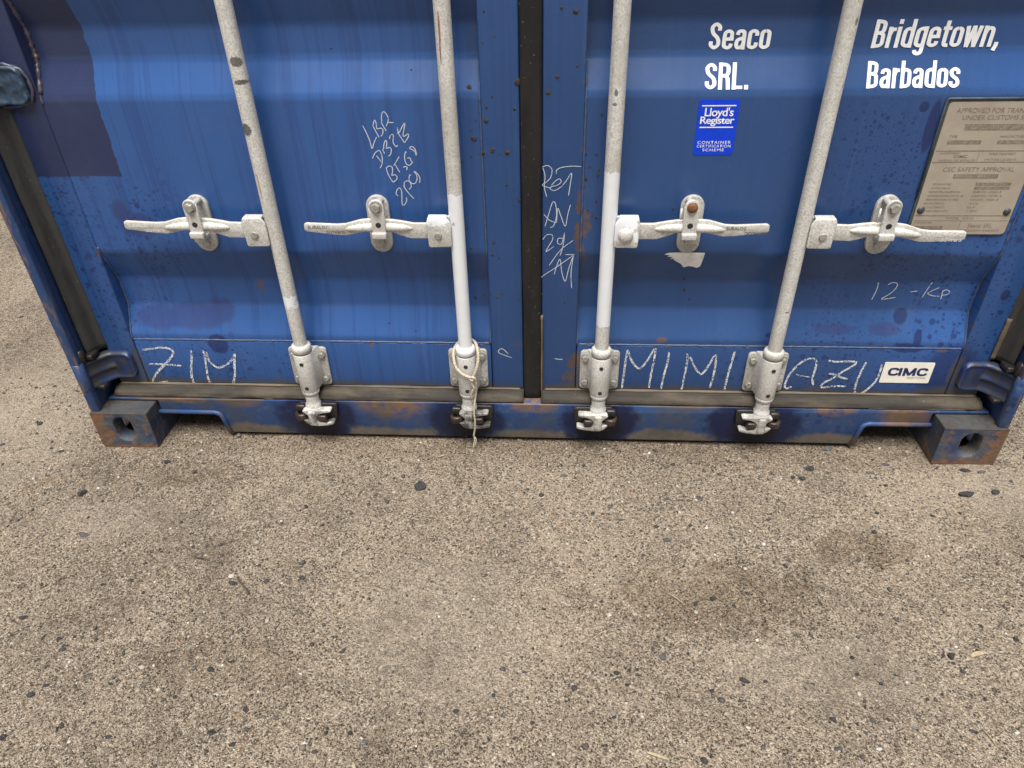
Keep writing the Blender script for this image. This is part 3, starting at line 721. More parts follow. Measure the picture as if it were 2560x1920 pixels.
# ------------------------------------------------------------------ measured positions
CHALK = {
 'ZIM': (0.0945,0.0062,[[(-1.0649,0.2668),(-1.0317,0.2729),(-1.0027,0.2753),(-0.9844,0.2703),(-0.9805,0.2599),(-0.9907,0.2449),(-1.0132,0.2229),(-1.0369,0.2022),(-1.0566,0.1814),(-1.0671,0.1639),(-1.0664,0.1552),(-1.0414,0.1602),(-1.0244,0.163)],[(-1.0611,0.2214),(-1.0195,0.2211),(-0.9705,0.2169)],[(-0.9286,0.2679),(-0.9332,0.2442),(-0.9455,0.2072),(-0.951,0.1798),(-0.9512,0.1539)],[(-0.8949,0.2677),(-0.8956,0.2447),(-0.9014,0.2079),(-0.9055,0.1772),(-0.9039,0.1565)],[(-0.8875,0.2639),(-0.8869,0.2349),(-0.8771,0.2184),(-0.8644,0.2126),(-0.8419,0.2223),(-0.822,0.2393),(-0.8085,0.2592)],[(-0.8085,0.2592),(-0.8191,0.2227),(-0.8261,0.1889),(-0.8401,0.1559)]]),
 'MIMI': (0.0945,0.0055,[[(0.2378,0.1633),(0.2396,0.2009),(0.2417,0.2531),(0.2449,0.287)],[(0.2466,0.282),(0.2572,0.2533),(0.27,0.2346),(0.2806,0.2268)],[(0.2806,0.2268),(0.2945,0.2471),(0.3061,0.2745),(0.3131,0.2897),(0.3162,0.2864),(0.315,0.2542),(0.3117,0.2127),(0.3101,0.1665)],[(0.3515,0.2819),(0.3508,0.248),(0.3451,0.2063),(0.3422,0.1635)],[(0.3979,0.2775),(0.4015,0.259),(0.4004,0.2212),(0.3982,0.1789),(0.3971,0.1628)],[(0.4075,0.2676),(0.419,0.2422),(0.4328,0.2218),(0.4424,0.2132),(0.4521,0.2255),(0.4624,0.2532),(0.4695,0.2719),(0.4742,0.2686),(0.4759,0.2363),(0.4742,0.198),(0.471,0.1696)],[(0.5186,0.286),(0.5158,0.2506),(0.5122,0.2092),(0.5106,0.1631)]]),
 'AZU': (0.0945,0.0055,[[(0.6842,0.1772),(0.6745,0.1715),(0.6677,0.1739),(0.6657,0.1862),(0.6702,0.2132),(0.6823,0.2399),(0.6993,0.2604),(0.7151,0.2677),(0.7251,0.2655),(0.7307,0.2574),(0.733,0.2384),(0.7327,0.2216),(0.7325,0.2046),(0.7389,0.1827)],[(0.7605,0.2614),(0.7823,0.2582),(0.8087,0.2598),(0.8321,0.2578),(0.8239,0.2447),(0.8017,0.2252),(0.783,0.2055),(0.7664,0.193),(0.7598,0.183),(0.7644,0.1757),(0.7851,0.1798),(0.8062,0.1814),(0.8241,0.1805)],[(0.7697,0.221),(0.788,0.2177),(0.8054,0.2096),(0.822,0.205)],[(0.8559,0.2582),(0.8517,0.2332),(0.8481,0.2018),(0.8486,0.1724),(0.8549,0.1588),(0.8653,0.1565),(0.8794,0.1705),(0.8918,0.1904),(0.8976,0.2124),(0.8985,0.234),(0.8975,0.2518)],[(0.6879,0.2172),(0.7016,0.2126),(0.7157,0.2104),(0.7238,0.2088)]]),
 '12KP': (0.1325,0.0022,[[(0.8436,0.4612),(0.845,0.4692),(0.8456,0.4485),(0.8407,0.4193)],[(0.8684,0.4614),(0.8778,0.4672),(0.8895,0.4648),(0.8903,0.4521),(0.8796,0.4359),(0.864,0.4212),(0.8961,0.4264)],[(0.9272,0.4421),(0.9437,0.4445)],[(0.9728,0.4711),(0.9665,0.4511),(0.96,0.4269)],[(0.993,0.4545),(0.979,0.4464),(0.9704,0.4383),(0.9834,0.432),(1.0005,0.4306)],[(1.0037,0.4466),(1.0063,0.4225)],[(1.0042,0.445),(1.0128,0.4483),(1.0217,0.442),(1.0169,0.4355),(1.0052,0.4332)]]),
 'LBR': (0.0975,0.0021,[[(-0.3728,0.8597),(-0.3665,0.8428),(-0.3619,0.827),(-0.3588,0.8096),(-0.3531,0.8216),(-0.3453,0.8348)],[(-0.3502,0.8589),(-0.3451,0.8466),(-0.3397,0.8335)],[(-0.3502,0.8589),(-0.3452,0.8711),(-0.3423,0.8647),(-0.3422,0.8531),(-0.3355,0.8537),(-0.3293,0.8517),(-0.331,0.8413),(-0.3357,0.8361)],[(-0.3311,0.8666),(-0.3264,0.8569),(-0.3221,0.8478)],[(-0.3294,0.8672),(-0.3289,0.8787),(-0.3259,0.8869),(-0.3217,0.8885),(-0.3171,0.8831),(-0.3144,0.8748),(-0.3165,0.8665),(-0.3208,0.8581)],[(-0.3154,0.8665),(-0.3099,0.8658),(-0.3033,0.8658)],[(-0.3605,0.7874),(-0.3567,0.7948),(-0.3503,0.8022),(-0.3431,0.8049),(-0.3393,0.7975),(-0.3385,0.7853),(-0.3409,0.7743),(-0.3461,0.7654)],[(-0.3508,0.7935),(-0.3445,0.7839),(-0.3415,0.7798)],[(-0.3352,0.8082),(-0.3324,0.7981)],[(-0.3331,0.8082),(-0.3303,0.8202),(-0.3253,0.8275),(-0.3242,0.8202),(-0.3262,0.8095),(-0.3191,0.8122),(-0.3156,0.8068),(-0.3181,0.7974),(-0.3236,0.792)],[(-0.3169,0.8301),(-0.3148,0.8366),(-0.3089,0.8405),(-0.3074,0.8359),(-0.3096,0.8254),(-0.3076,0.8175),(-0.304,0.8137),(-0.2998,0.8168)],[(-0.2965,0.8554),(-0.2953,0.8424),(-0.2897,0.8319),(-0.2844,0.822)],[(-0.2986,0.8424),(-0.2922,0.8463),(-0.2857,0.8567),(-0.2792,0.8644),(-0.2822,0.8515),(-0.2854,0.8411),(-0.2839,0.8358),(-0.2747,0.841),(-0.2739,0.8358),(-0.2794,0.8279),(-0.2844,0.822)],[(-0.3322,0.7667),(-0.3303,0.7536),(-0.3261,0.7424),(-0.3206,0.7325)],[(-0.3315,0.7667),(-0.3242,0.7702),(-0.3184,0.7667),(-0.3189,0.7563),(-0.3212,0.7487),(-0.3141,0.75),(-0.3098,0.7452),(-0.312,0.7381),(-0.3206,0.7325)],[(-0.3144,0.7708),(-0.307,0.7811),(-0.2997,0.7913)],[(-0.3113,0.7743),(-0.3069,0.7646),(-0.3024,0.7556)],[(-0.2931,0.7673),(-0.2871,0.7687),(-0.2839,0.7666),(-0.2866,0.7607)],[(-0.2817,0.8007),(-0.2843,0.8013),(-0.2874,0.7919),(-0.2872,0.781),(-0.2839,0.7735),(-0.2772,0.7721),(-0.271,0.7783),(-0.2735,0.781),(-0.2761,0.7885),(-0.2817,0.7878)],[(-0.2608,0.7918),(-0.2626,0.8013),(-0.2681,0.8066),(-0.2733,0.8093),(-0.2715,0.8133),(-0.2649,0.812),(-0.2604,0.8026),(-0.2597,0.7959),(-0.2615,0.7918)],[(-0.3122,0.6996),(-0.3165,0.7054),(-0.3125,0.7154),(-0.3065,0.719),(-0.3032,0.7111),(-0.3041,0.6967),(-0.3051,0.6807),(-0.3012,0.6778),(-0.2937,0.688),(-0.2935,0.6967)],[(-0.2975,0.724),(-0.2893,0.7097),(-0.2762,0.6931)],[(-0.2952,0.7197),(-0.2947,0.7311),(-0.2865,0.736),(-0.2807,0.7311),(-0.2795,0.7225),(-0.2852,0.7154)],[(-0.2768,0.7486),(-0.2802,0.7493),(-0.2828,0.7381),(-0.2786,0.731),(-0.2704,0.7296),(-0.2647,0.7381),(-0.2643,0.7493),(-0.2691,0.7562),(-0.267,0.7569),(-0.2602,0.7493),(-0.2575,0.7409),(-0.2592,0.731)]]),
 'PET': (0.0945,0.0018,[[(0.0218,0.7686),(0.0271,0.7476),(0.0259,0.7208),(0.0313,0.6991)],[(0.0218,0.7686),(0.0334,0.7712),(0.0425,0.762),(0.0401,0.7449),(0.0311,0.7343),(0.0212,0.7262),(0.0391,0.7195)],[(0.0416,0.7262),(0.0519,0.7369),(0.0597,0.7409),(0.0637,0.7342),(0.0547,0.7262),(0.0429,0.7235),(0.0391,0.7181),(0.0496,0.714),(0.0652,0.7235)],[(0.053,0.7528),(0.0529,0.7607),(0.0644,0.7672),(0.0874,0.7698),(0.1072,0.7689)],[(0.0652,0.7235),(0.0753,0.7369),(0.0866,0.7541),(0.0846,0.7315),(0.0809,0.7018)],[(0.0278,0.6277),(0.037,0.6604),(0.0447,0.6856),(0.0514,0.6828),(0.0544,0.6548),(0.0481,0.6292),(0.04,0.6248)],[(0.0249,0.6576),(0.0371,0.6435),(0.0534,0.6363)],[(0.0547,0.6364),(0.0569,0.6717),(0.0638,0.6548),(0.0751,0.6278),(0.0799,0.6549),(0.0859,0.6801)],[(0.0225,0.5941),(0.032,0.6059),(0.0443,0.606),(0.0458,0.5942),(0.035,0.5734),(0.0309,0.5629),(0.0487,0.5762)],[(0.0703,0.5973),(0.0594,0.5972),(0.0582,0.5854),(0.0678,0.584),(0.0741,0.6133),(0.0707,0.5766),(0.0643,0.5525)],[(0.095,0.5929),(0.0654,0.5676),(0.0381,0.5264)],[(0.0072,0.4743),(0.0214,0.4967),(0.055,0.5218),(0.0961,0.5542)],[(0.0767,0.5556),(0.0988,0.5557)],[(0.0961,0.5527),(0.0918,0.5066),(0.0943,0.4655)],[(0.0511,0.5031),(0.0564,0.5249),(0.0644,0.5434),(0.0693,0.5095),(0.0782,0.4844),(0.0859,0.5189),(0.0948,0.5496)]]),
 'SCRIB': (0.0945,0.002,[[(-0.067,0.2688),(-0.0788,0.2831),(-0.0879,0.2848),(-0.0929,0.2739),(-0.0763,0.265),(-0.0574,0.2572)]]),
 'SCRATCH': (0.0945,0.0022,[[(0.0557,0.2569),(0.0656,0.2546),(0.0764,0.2548)],[(-0.0023,0.2506),(0.0077,0.2527),(0.0176,0.2529)]]),
}
MUD = [(-0.134,0.935,9),(-0.13,0.83,9),(-0.101,0.869,8),(-0.089,0.805,8),(-0.057,0.801,9),(-0.11,0.799,6),(-0.086,0.919,4),(-0.099,0.897,5),(-0.096,1.081,4),(-0.159,0.779,4),(-0.123,0.869,3),(-0.137,0.848,3),(-0.06,0.726,5),(-0.258,0.967,4),(-0.202,1.072,3),(-0.077,1.036,3),(-0.102,1.024,3),(-0.138,0.79,3),(-0.119,0.796,3),(-0.427,1.009,3),(-0.072,0.797,3),(0.058,1.085,5),(0.086,1.078,8),(0.051,0.956,6),(0.033,0.927,8),(-0.031,0.948,11),(0.119,0.739,6),(0.145,0.747,5),(0.127,0.766,4),(-0.039,0.893,5),(-0.022,0.81,7),(0.092,0.978,4),(0.148,0.88,4),(0.14,0.794,4),(0.147,0.76,4),(0.117,0.795,4),(-0.095,0.585,5),(-0.15,0.571,5),(-0.098,0.554,6),(-0.083,0.545,4),(-0.155,0.621,4),(-0.077,0.448,5),(-0.091,0.438,5),(-0.15,0.416,6),(-0.106,0.447,4),(-0.128,0.424,4),(-0.379,0.348,4),(-0.309,0.33,4),(0.145,0.687,4),(0.126,0.666,3),(0.137,0.652,4),(0.146,0.646,4),(0.078,0.424,4),(0.022,0.447,4),(0.373,0.475,4),(0.377,0.444,6),(0.393,0.416,4),(0.321,0.669,4),(-0.032,0.691,6),(-0.035,0.435,4)]
STONES = [(-1.099,-0.325,29,16,'s'),(-1.105,-0.563,19,11,'d'),(-0.974,-0.745,17,12,'d'),(-0.955,-0.723,16,8,'d'),(-0.633,-0.678,17,11,'d'),(-0.58,-0.804,18,10,'d'),(-0.681,-0.438,15,11,'w'),(-0.671,-0.457,21,13,'d'),(-0.968,-0.475,16,7,'d'),(-1.181,-0.181,22,21,'d'),(-0.772,-0.823,14,8,'d'),(-0.814,-0.796,10,5,'d'),(-0.532,-0.758,12,10,'d'),(-0.532,-0.824,14,8,'d'),(-0.518,-0.829,13,7,'o'),(-0.397,-0.818,13,5,'w'),(-0.545,-0.775,8,5,'o'),(-0.893,-0.798,7,5,'o'),(-0.841,-0.835,7,4,'w'),(-1.087,-0.631,10,7,'w'),(-0.517,-0.437,18,9,'d'),(-1.005,-0.059,22,12,'d'),(-0.992,-0.617,10,9,'d'),(-0.827,-0.713,14,6,'d'),(-0.681,-0.737,13,7,'d'),(-0.78,-0.787,10,9,'t'),(-0.467,-0.771,10,9,'s'),(-0.758,-0.594,9,6,'d'),(-0.818,-0.348,7,5,'w'),(-1.332,-0.022,21,9,'d'),(-0.93,-0.009,10,6,'w'),(-0.708,-0.673,7,5,'t'),(-0.731,-0.616,6,6,'o'),(-0.74,-0.349,12,6,'d'),(-0.832,-0.312,11,6,'d'),(-0.628,-0.404,10,8,'d'),(-0.872,-0.277,10,9,'d'),(-0.447,-0.678,6,5,'w'),(-0.375,-0.833,15,7,'d'),(-0.59,-0.835,8,5,'s'),(-0.886,-0.698,12,8,'s'),(-0.756,-0.718,16,5,'s'),(-0.292,-0.128,33,31,'d'),(-0.284,-0.81,17,7,'s'),(-0.318,-0.795,11,9,'d'),(0.286,-0.606,17,16,'s'),(0.103,-0.682,14,12,'d'),(-0.124,-0.74,12,10,'d'),(0.177,-0.728,19,9,'g'),(0.179,-0.737,10,5,'d'),(-0.364,-0.057,10,20,'t'),(0.082,-0.257,9,9,'o'),(0.203,-0.709,8,5,'w'),(-0.039,-0.846,15,6,'t'),(0.084,-0.078,18,12,'s'),(0.201,-0.186,17,15,'s'),(0.224,-0.231,18,8,'s'),(0.311,-0.247,15,9,'d'),(0.347,-0.154,22,11,'s'),(0.157,-0.211,11,13,'d'),(0.189,-0.642,12,10,'d'),(0.216,-0.635,8,7,'d'),(0.231,-0.634,8,5,'d'),(0.234,-0.648,14,5,'d'),(0.208,-0.669,10,7,'d'),(-0.054,-0.748,8,5,'w'),(0.232,-0.737,7,4,'w'),(0.122,-0.512,7,5,'w'),(-0.057,-0.793,6,4,'d'),(-0.102,-0.598,6,4,'d'),(0.33,-0.294,16,16,'s'),(0.004,-0.65,10,6,'d'),(0.333,0.033,12,8,'d'),(0.378,-0.021,15,9,'d'),(0.138,-0.038,10,9,'d'),(0.739,-0.028,26,19,'d'),(1.136,-0.024,29,13,'d'),(1.105,-0.11,48,17,'d'),(1.176,-0.102,20,17,'d'),(1.177,-0.028,27,12,'s'),(0.44,-0.653,23,11,'d'),(0.874,-0.572,15,17,'d'),(0.857,-0.572,9,7,'d'),(0.512,-0.541,19,17,'t'),(0.808,0.055,32,22,'s'),(0.427,-0.751,9,6,'w'),(0.653,-0.783,12,5,'w'),(0.84,-0.74,18,8,'d'),(0.578,-0.789,17,9,'s'),(0.639,-0.754,10,8,'s'),(0.423,-0.696,12,6,'d'),(0.613,-0.429,9,7,'d'),(0.652,-0.371,12,9,'g'),(0.62,-0.39,13,9,'t'),(0.501,-0.365,9,7,'w'),(0.918,-0.737,14,7,'w'),(1.018,-0.531,11,11,'d'),(0.731,-0.737,9,6,'g'),(0.479,-0.654,10,7,'d'),(0.373,-0.676,10,10,'d'),(0.493,-0.057,13,8,'d'),(0.708,-0.066,17,14,'d'),(0.683,-0.063,13,11,'d'),(0.94,-0.007,20,15,'s'),(0.584,-0.729,13,7,'d'),(0.66,-0.729,14,8,'s'),(0.449,-0.742,10,8,'t'),(0.69,-0.724,8,8,'d'),(0.335,-0.815,15,11,'d'),(0.629,-0.736,7,5,'d'),(0.431,-0.249,9,7,'w'),(0.666,-0.628,10,7,'d'),(0.41,-0.457,12,11,'d'),(0.373,-0.467,12,9,'d'),(0.989,-0.187,14,8,'d'),(0.878,-0.327,10,9,'d')]
STRAW = [(0.234,-0.319,0.258,-0.346,2.2),(0.312,-0.446,0.344,-0.47,2.2),(0.233,-0.806,0.27,-0.815,5.6),(-0.26,-0.014,-0.238,-0.005,3.9),(-0.297,-0.852,-0.291,-0.866,5.2),(0.858,-0.733,0.863,-0.767,1.7),(0.814,-0.398,0.841,-0.407,1.7),(0.911,-0.574,0.936,-0.567,9.5),(0.509,-0.311,0.521,-0.312,2.6),(0.822,-0.343,0.833,-0.339,2.6),(0.789,-0.388,0.8,-0.373,1.3),(-0.663,-0.442,-0.625,-0.491,6.0),(-0.788,-0.391,-0.748,-0.402,3.5)]

SPECIAL_LABEL = {
 0: 'flat oval slate stone on the gravel below the left corner casting',
 1: 'black stone near the left edge, beside the pale sand patch',
 6: 'white stone touching a dark stone at the tip of the thick twig',
 7: 'dark stone beside the white stone at the tip of the thick twig',
 29: 'black flake left of the left corner casting',
 42: 'largest angular black stone, in front of the sill left of the rope tail',
 45: 'broad flat slate stone in front of the third bar, mid ground',
 50: 'upright pale clod just left of the largest black stone',
 75: 'black tar lump before the sill left of the right cut-out',
 76: 'black tar flake just in front of the right corner casting',
 77: 'longest black tar scrap in front of the right corner casting',
 78: 'black tar scrap right of the longest one, by the right corner casting',
 79: 'slate stone at the foot of the right corner casting',
 80: 'large oval black stone on the gravel right of centre, near the foreground',
 81: 'tall black stone beside the broad bark chip',
 83: 'large tan clod in the smooth sand right of centre',
 84: 'dark slate stone tucked under the sill edge by the right cut-out'}
STRAW_LABEL = ['short straw on the gravel before the third locking bar', 'longer straw right of the short one, mid ground', 'broad split straw in the right foreground', 'pale straw chip near the sill left of the rope tail',
 'straw end poking in at the bottom edge left of centre', 'long thin straw in the lower right foreground', 'fine pale stalk right of centre, mid ground', 'broad pale bark chip at right', 'tiny straw scrap right of the third bar, nearer the container',
 'tiny straw scrap below the right cut-out', 'fine upright stalk beside the fine pale stalk', 'thick brown twig left of centre with a white stone at its tip', 'thin crooked twig left of the thick brown one']

def gz(x, y):
    """height of the uneven ground"""
    z = 0.010*mnoise.noise((x*1.7, y*1.7, 0.3)) + 0.008*mnoise.noise((x*6, y*6, 1.3)) + 0.0045*mnoise.noise((x*15, y*15, 4.0)) + 0.0028*mnoise.noise((x*38, y*38, 2.0)) + 0.0016*mnoise.noise((x*80, y*80, 7.0))
    d = max(0.0, min(1.0, (-0.02-y)/0.35))
    return z*(0.25+0.75*d) - 0.005*d - 0.002

# ------------------------------------------------------------------ ground: one sheet, finer near the container
def ground():
    def axis(lo, hi, step, far):
        a = list(np.arange(lo, hi+1e-6, step))
        k, s = hi, step
        while k < far:
            s *= 1.5
            k += s
            a.append(k)
        k, s = lo, step
        while k > -far:
            s *= 1.5
            k -= s
            a.insert(0, k)
        return a
    xs, ys = axis(-1.8, 1.8, 0.012, 80), axis(-1.1, 0.25, 0.012, 80)
    V, F = [], []
    for y in ys:
        for x in xs:
            z = 0.0
            if abs(x) < 3 and -2.2 < y < 2.5:
                z = gz(x, y)
            V.append((x, y, z))
    nx = len(xs)
    for j in range(len(ys)-1):
        for i in range(nx-1):
            F.append((j*nx+i, j*nx+i+1, (j+1)*nx+i+1, (j+1)*nx+i))
    me = bpy.data.meshes.new('ground')
    me.from_pydata(V, [], F)
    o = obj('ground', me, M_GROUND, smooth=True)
    o['kind'] = 'structure'
ground()

# ------------------------------------------------------------------ the container
BOX = empty('shipping_container')
tag(BOX, 'blue steel shipping container seen at its closed double doors with galvanised locking bars', 'container')
YF, YP, YR = 0.095, 0.098, 0.133        # door frame face, panel outer flats, panel recesses

def mirror(pts, s):
    return [(p[0]*s, *p[1:]) for p in pts]

# corner posts
for s in (-1, 1):
    sec = [(1.219, 0.008), (1.196, 0.008), (1.194, 0.011), (1.194, 0.030), (1.198, 0.034), (1.198, 0.157), (1.10, 0.157), (1.10, 0.175), (1.219, 0.175)]
    bm = bmesh.new()
    prism(bm, mirror(sec, s), 0.119, 2.473, 'z')
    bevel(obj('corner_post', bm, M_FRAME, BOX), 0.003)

# door sill with the two cut-outs beside the corner castings
bm = bmesh.new()
out = [(-1.193, 0.1300), (1.193, 0.1300), (1.193, 0.1205), (1.052, 0.1205), (1.052, 0.076), (0.884, 0.076), (0.868, 0.012),
       (-0.868, 0.012), (-0.884, 0.076), (-1.052, 0.076), (-1.052, 0.1205), (-1.193, 0.1205)]
prism(bm, out, 0.060, 0.092, 'y')
sill = obj('door_sill', bm, M_FRAME, BOX)
bevel(sill, 0.003)
for s in (-1, 1):
    path = [(-1.056, 0.0845), (-0.895, 0.0845), (-0.881, 0.078), (-0.866, 0.012)]
    bm = bmesh.new()
    pts = fillet(path, 0.012, 4)
    inner = [(p[0]-0.003 if i > 3 else p[0], p[1]-0.010) for i, p in enumerate(pts)]
    tube(bm, [(p[0]*s, 0.0585, p[1]) for p in pts], 0.0065, 8)
    obj('cut_out_lip', bm, M_FRAME, sill, smooth=True)

# corner castings, hollow with oval handling holes
def casting(s, y0, ydir, z0):
    bm = bmesh.new()
    W, L, H = 0.161, 0.178, 0.118
    def ov(w, h, n=20):
        r = w/2
        return [(r*math.cos(a), (h/2-r)+r*math.sin(a)) for a in [math.pi*i/n for i in range(n+1)]] + [(r*math.cos(a), -(h/2-r)+r*math.sin(a)) for a in [math.pi+math.pi*i/n for i in range(n+1)]]
    def face(P, w, h, cu, cv, ow, oh, depth):
        """rectangle w x h with an oval hole and a tunnel; P(u, v, d) maps to space"""
        o = ov(ow, oh)
        rect = []
        for u, v in o:                       # matching point on the rectangle's border
            k = min(((w-cu) if u > 0 else cu)/abs(u) if abs(u) > 1e-6 else 1e9, ((h-cv) if v > 0 else cv)/abs(v) if abs(v) > 1e-6 else 1e9)
            rect.append((cu+u*k, cv+v*k))
        n = len(o)
        A = [bm.verts.new(P(*p, 0)) for p in rect]
        B = [bm.verts.new(P(cu+u*1.06, cv+v*1.06, 0)) for u, v in o]
        Cc = [bm.verts.new(P(cu+u, cv+v, 0.003)) for u, v in o]
        D = [bm.verts.new(P(cu+u*0.98, cv+v*0.98, depth)) for u, v in o]
        for i in range(n):
            j = (i+1) % n
            for q0, q1 in ((A, B), (B, Cc), (Cc, D)):
                bm.faces.new((q0[i], q0[j], q1[j], q1[i]))
        corners = [P(0, 0, 0), P(w, 0, 0), P(w, h, 0), P(0, h, 0)]
        cv4 = [bm.verts.new(c) for c in corners]
        for c in cv4:                        # close the little corner gaps
            best = sorted(range(n), key=lambda i: (A[i].co-c.co).length)
            a = best[0]
            b = a+1 if (A[(a+1) % n].co-c.co).length < (A[a-1].co-c.co).length else a-1
            if (A[a].co-c.co).length > 1e-6:
                bm.faces.new((A[a], A[b % n], c))
    xo, xi = 1.219*s, (1.219-W)*s
    face(lambda u, v, d: (xo+(xi-xo)*u/W, y0+ydir*d, z0+v), W, H, 0.081, 0.064, 0.052, 0.079, 0.042)
    face(lambda u, v, d: (xo-s*d, y0+ydir*u, z0+v), L, H, 0.089, 0.060, 0.064, 0.101, 0.030)
    # remaining outer faces
    def quad(*p):
        bm.faces.new([bm.verts.new(q) for q in p])
    y1 = y0+ydir*L
    quad((xo, y0, z0+H), (xi, y0, z0+H), (xi, y1, z0+H), (xo, y1, z0+H))
    quad((xo, y0, z0), (xi, y0, z0), (xi, y1, z0), (xo, y1, z0))
    quad((xi, y0, z0), (xi, y1, z0), (xi, y1, z0+H), (xi, y0, z0+H))
    quad((xo, y1, z0), (xi, y1, z0), (xi, y1, z0+H), (xo, y1, z0+H))
    bmesh.ops.remove_doubles(bm, verts=bm.verts, dist=0.0006)
    o = obj('corner_casting', bm, M_CAST, BOX)
    bevel(o, 0.007, 3, 50)
    return o
for s in (-1, 1):
    casting(s, 0.0, 1, 0.0)
    casting(s, 0.0, 1, 2.473)
    casting(s, 6.058, -1, 0.0)
    casting(s, 6.058, -1, 2.473)

# doors ------------------------------------------------------------
Z_TOP = 2.44
prof = [(YP, 0.296), (YP, 0.317), (YR, 0.389), (YR, 0.468), (YP, 0.5565)]
for k in range(1, 4):
    b = 0.604*k
    prof += [(YP, 0.317+b), (YR, 0.389+b), (YR, 0.4525+b), (YP, 0.5365+b)]
prof += [(YP, Z_TOP-0.08)]
prof_r = []
for i_, q_ in enumerate(fillet(prof, 0.009, 4)):
    prof_r.append(q_)
pr2 = []                              # extra lines beside each fold keep the flats flat
for a_, b_ in zip(prof_r, prof_r[1:]):
    pr2.append(a_)
    L_ = math.hypot(b_[0]-a_[0], b_[1]-a_[1])
    if L_ > 0.012:
        k_ = 0.0025/L_
        pr2 += [(a_[0]+(b_[0]-a_[0])*k_, a_[1]+(b_[1]-a_[1])*k_), (b_[0]+(a_[0]-b_[0])*k_, b_[1]+(a_[1]-b_[1])*k_)]
prof_r = pr2+[prof_r[-1]]
def weld(name, pts, r, mat, parent, step=0.006):
    """a lumpy bead along a path"""
    P = [Vector(p) for p in pts]
    Q = []
    for a, b in zip(P, P[1:]):
        n = max(1, int((b-a).length/step))
        Q += [a.lerp(b, i/n) for i in range(n)]
    Q.append(P[-1])
    Q = [q+Vector((rng.uniform(-1, 1), rng.uniform(-1, 1), rng.uniform(-1, 1)))*r*0.18 for q in Q]
    bm = bmesh.new()
    tube(bm, Q, [r*(0.85+0.4*rng.random()) for _ in Q], 6)
    return obj(name, bm, mat, parent, smooth=True)
DOORS = {}
for s, xa, xb, ea, eb in ((-1, -1.083, -0.1115, -1.165, -0.0275), (1, 0.1115, 1.0855, 0.0205, 1.165)):
    D = empty('door', BOX)
    D['label'] = 'left door leaf with the ZIM chalk writing' if s < 0 else 'right door leaf with the white company lettering'
    DOORS[s] = D
    bm = bmesh.new()
    nseg = 24
    cols = []
    for i in range(nseg+1):
        x = xa+(xb-xa)*i/nseg
        row = []
        for y, z in prof_r:
            dent = 0.0012*mnoise.noise((x*2.3, z*2.6, 9.0+s))*min(1, i, nseg-i)
            row.append(bm.verts.new((x, y+dent, z)))
        cols.append(row)
    for a, b in zip(cols, cols[1:]):
        for k in range(len(a)-1):
            bm.faces.new((a[k], b[k], b[k+1], a[k+1]))
    # back of the sheet
    bk = [[bm.verts.new((v.co.x, v.co.y+0.0025, v.co.z)) for v in (cols[0][k], cols[-1][k])] for k in range(len(prof_r))]
    for k in range(len(bk)-1):
        bm.faces.new((bk[k][0], bk[k][1], bk[k+1][1], bk[k+1][0]))
    obj('door_panel', bm, M_DOOR, D, smooth=True)
    for a, b in ((ea, xa), (xb, eb)):
        bm = bmesh.new()
        box(bm, a, b, YF, 0.148, 0.157, Z_TOP)
        bevel(obj('door_stile', bm, M_DOOR, D), 0.004, 3)
    bm = bmesh.new()
    box(bm, xa+0.0012, xb-0.0012, YF+0.0006, 0.146, 0.1575, 0.2985)
    bevel(obj('door_bottom_rail', bm, M_DOOR, D), 0.004, 3)
    bm = bmesh.new()
    box(bm, xa+0.0012, xb-0.0012, YF+0.0006, 0.146, Z_TOP-0.09, Z_TOP)
    bevel(obj('door_top_rail', bm, M_DOOR, D), 0.004, 3)
    # weld beads where the sheet meets the frame
    weld('weld_bead', [(xa+0.004, YP-0.0005, 0.3005), (xb-0.004, YP-0.0005, 0.3005)], 0.0026, M_WELD, D)
    for x in (xa+0.0015*1, xb-0.0015):
        lo = [(x, y-0.0005, z) for y, z in prof_r]
        if s < 0 and x < -1:
            weld('weld_bead', [p for p in lo if p[2] < 0.75], 0.0028, M_WELD, D)
            weld('weld_bead', [p for p in lo if 0.74 < p[2] < 0.935], 0.0030, M_WELDNAVY, D)
            weld('weld_bead', [p for p in lo if p[2] > 0.93], 0.0062, M_WELDNAVY, D, 0.005)
        else:
            weld('weld_bead', lo, 0.0026, M_WELD, D)

# rubber seals -------------------------------------------------------
def seal(name, sec, a, b, axis, mat, step=0.02, jit=0.0006, lab=None):
    """a rubber section swept along x or z with slight waviness"""
    bm = bmesh.new()
    n = max(2, int(abs(b-a)/step))
    rows = []
    off = [0.0]*len(sec)
    ph = rng.random()*50
    for i in range(n+1):
        t = a+(b-a)*i/n
        row = []
        for k, (u, v) in enumerate(sec):
            w = jit*2.2*mnoise.noise((t*9, k*1.7, ph)) + jit*mnoise.noise((t*45, k*2.3, ph+3))
            w2 = jit*2.2*mnoise.noise((t*8, k*1.7, ph+20))
            row.append(bm.verts.new((t, u+w, v+w2) if axis == 'x' else (u+w, v+w2, t)))
        rows.append(row)
    m = len(sec)
    for p, q in zip(rows, rows[1:]):
        for k in range(m):
            bm.faces.new((p[k], p[(k+1) % m], q[(k+1) % m], q[k]))
    bm.faces.new(rows[0])
    bm.faces.new(rows[-1][::-1])
    o = obj(name, bm, mat, BOX, smooth=True)
    if lab:
        o['label'] = lab
    return o
cs = fillet([(-0.0268, 0.140), (-0.0268, 0.0905), (-0.022, 0.0872), (0.014, 0.0876), (0.0198, 0.0915), (0.0198, 0.140)], 0.003, 2)
seal('door_seal', cs, 0.119, Z_TOP, 'z', M_SEAL, 0.03, 0.0004, 'black rubber strip down the seam between the doors')
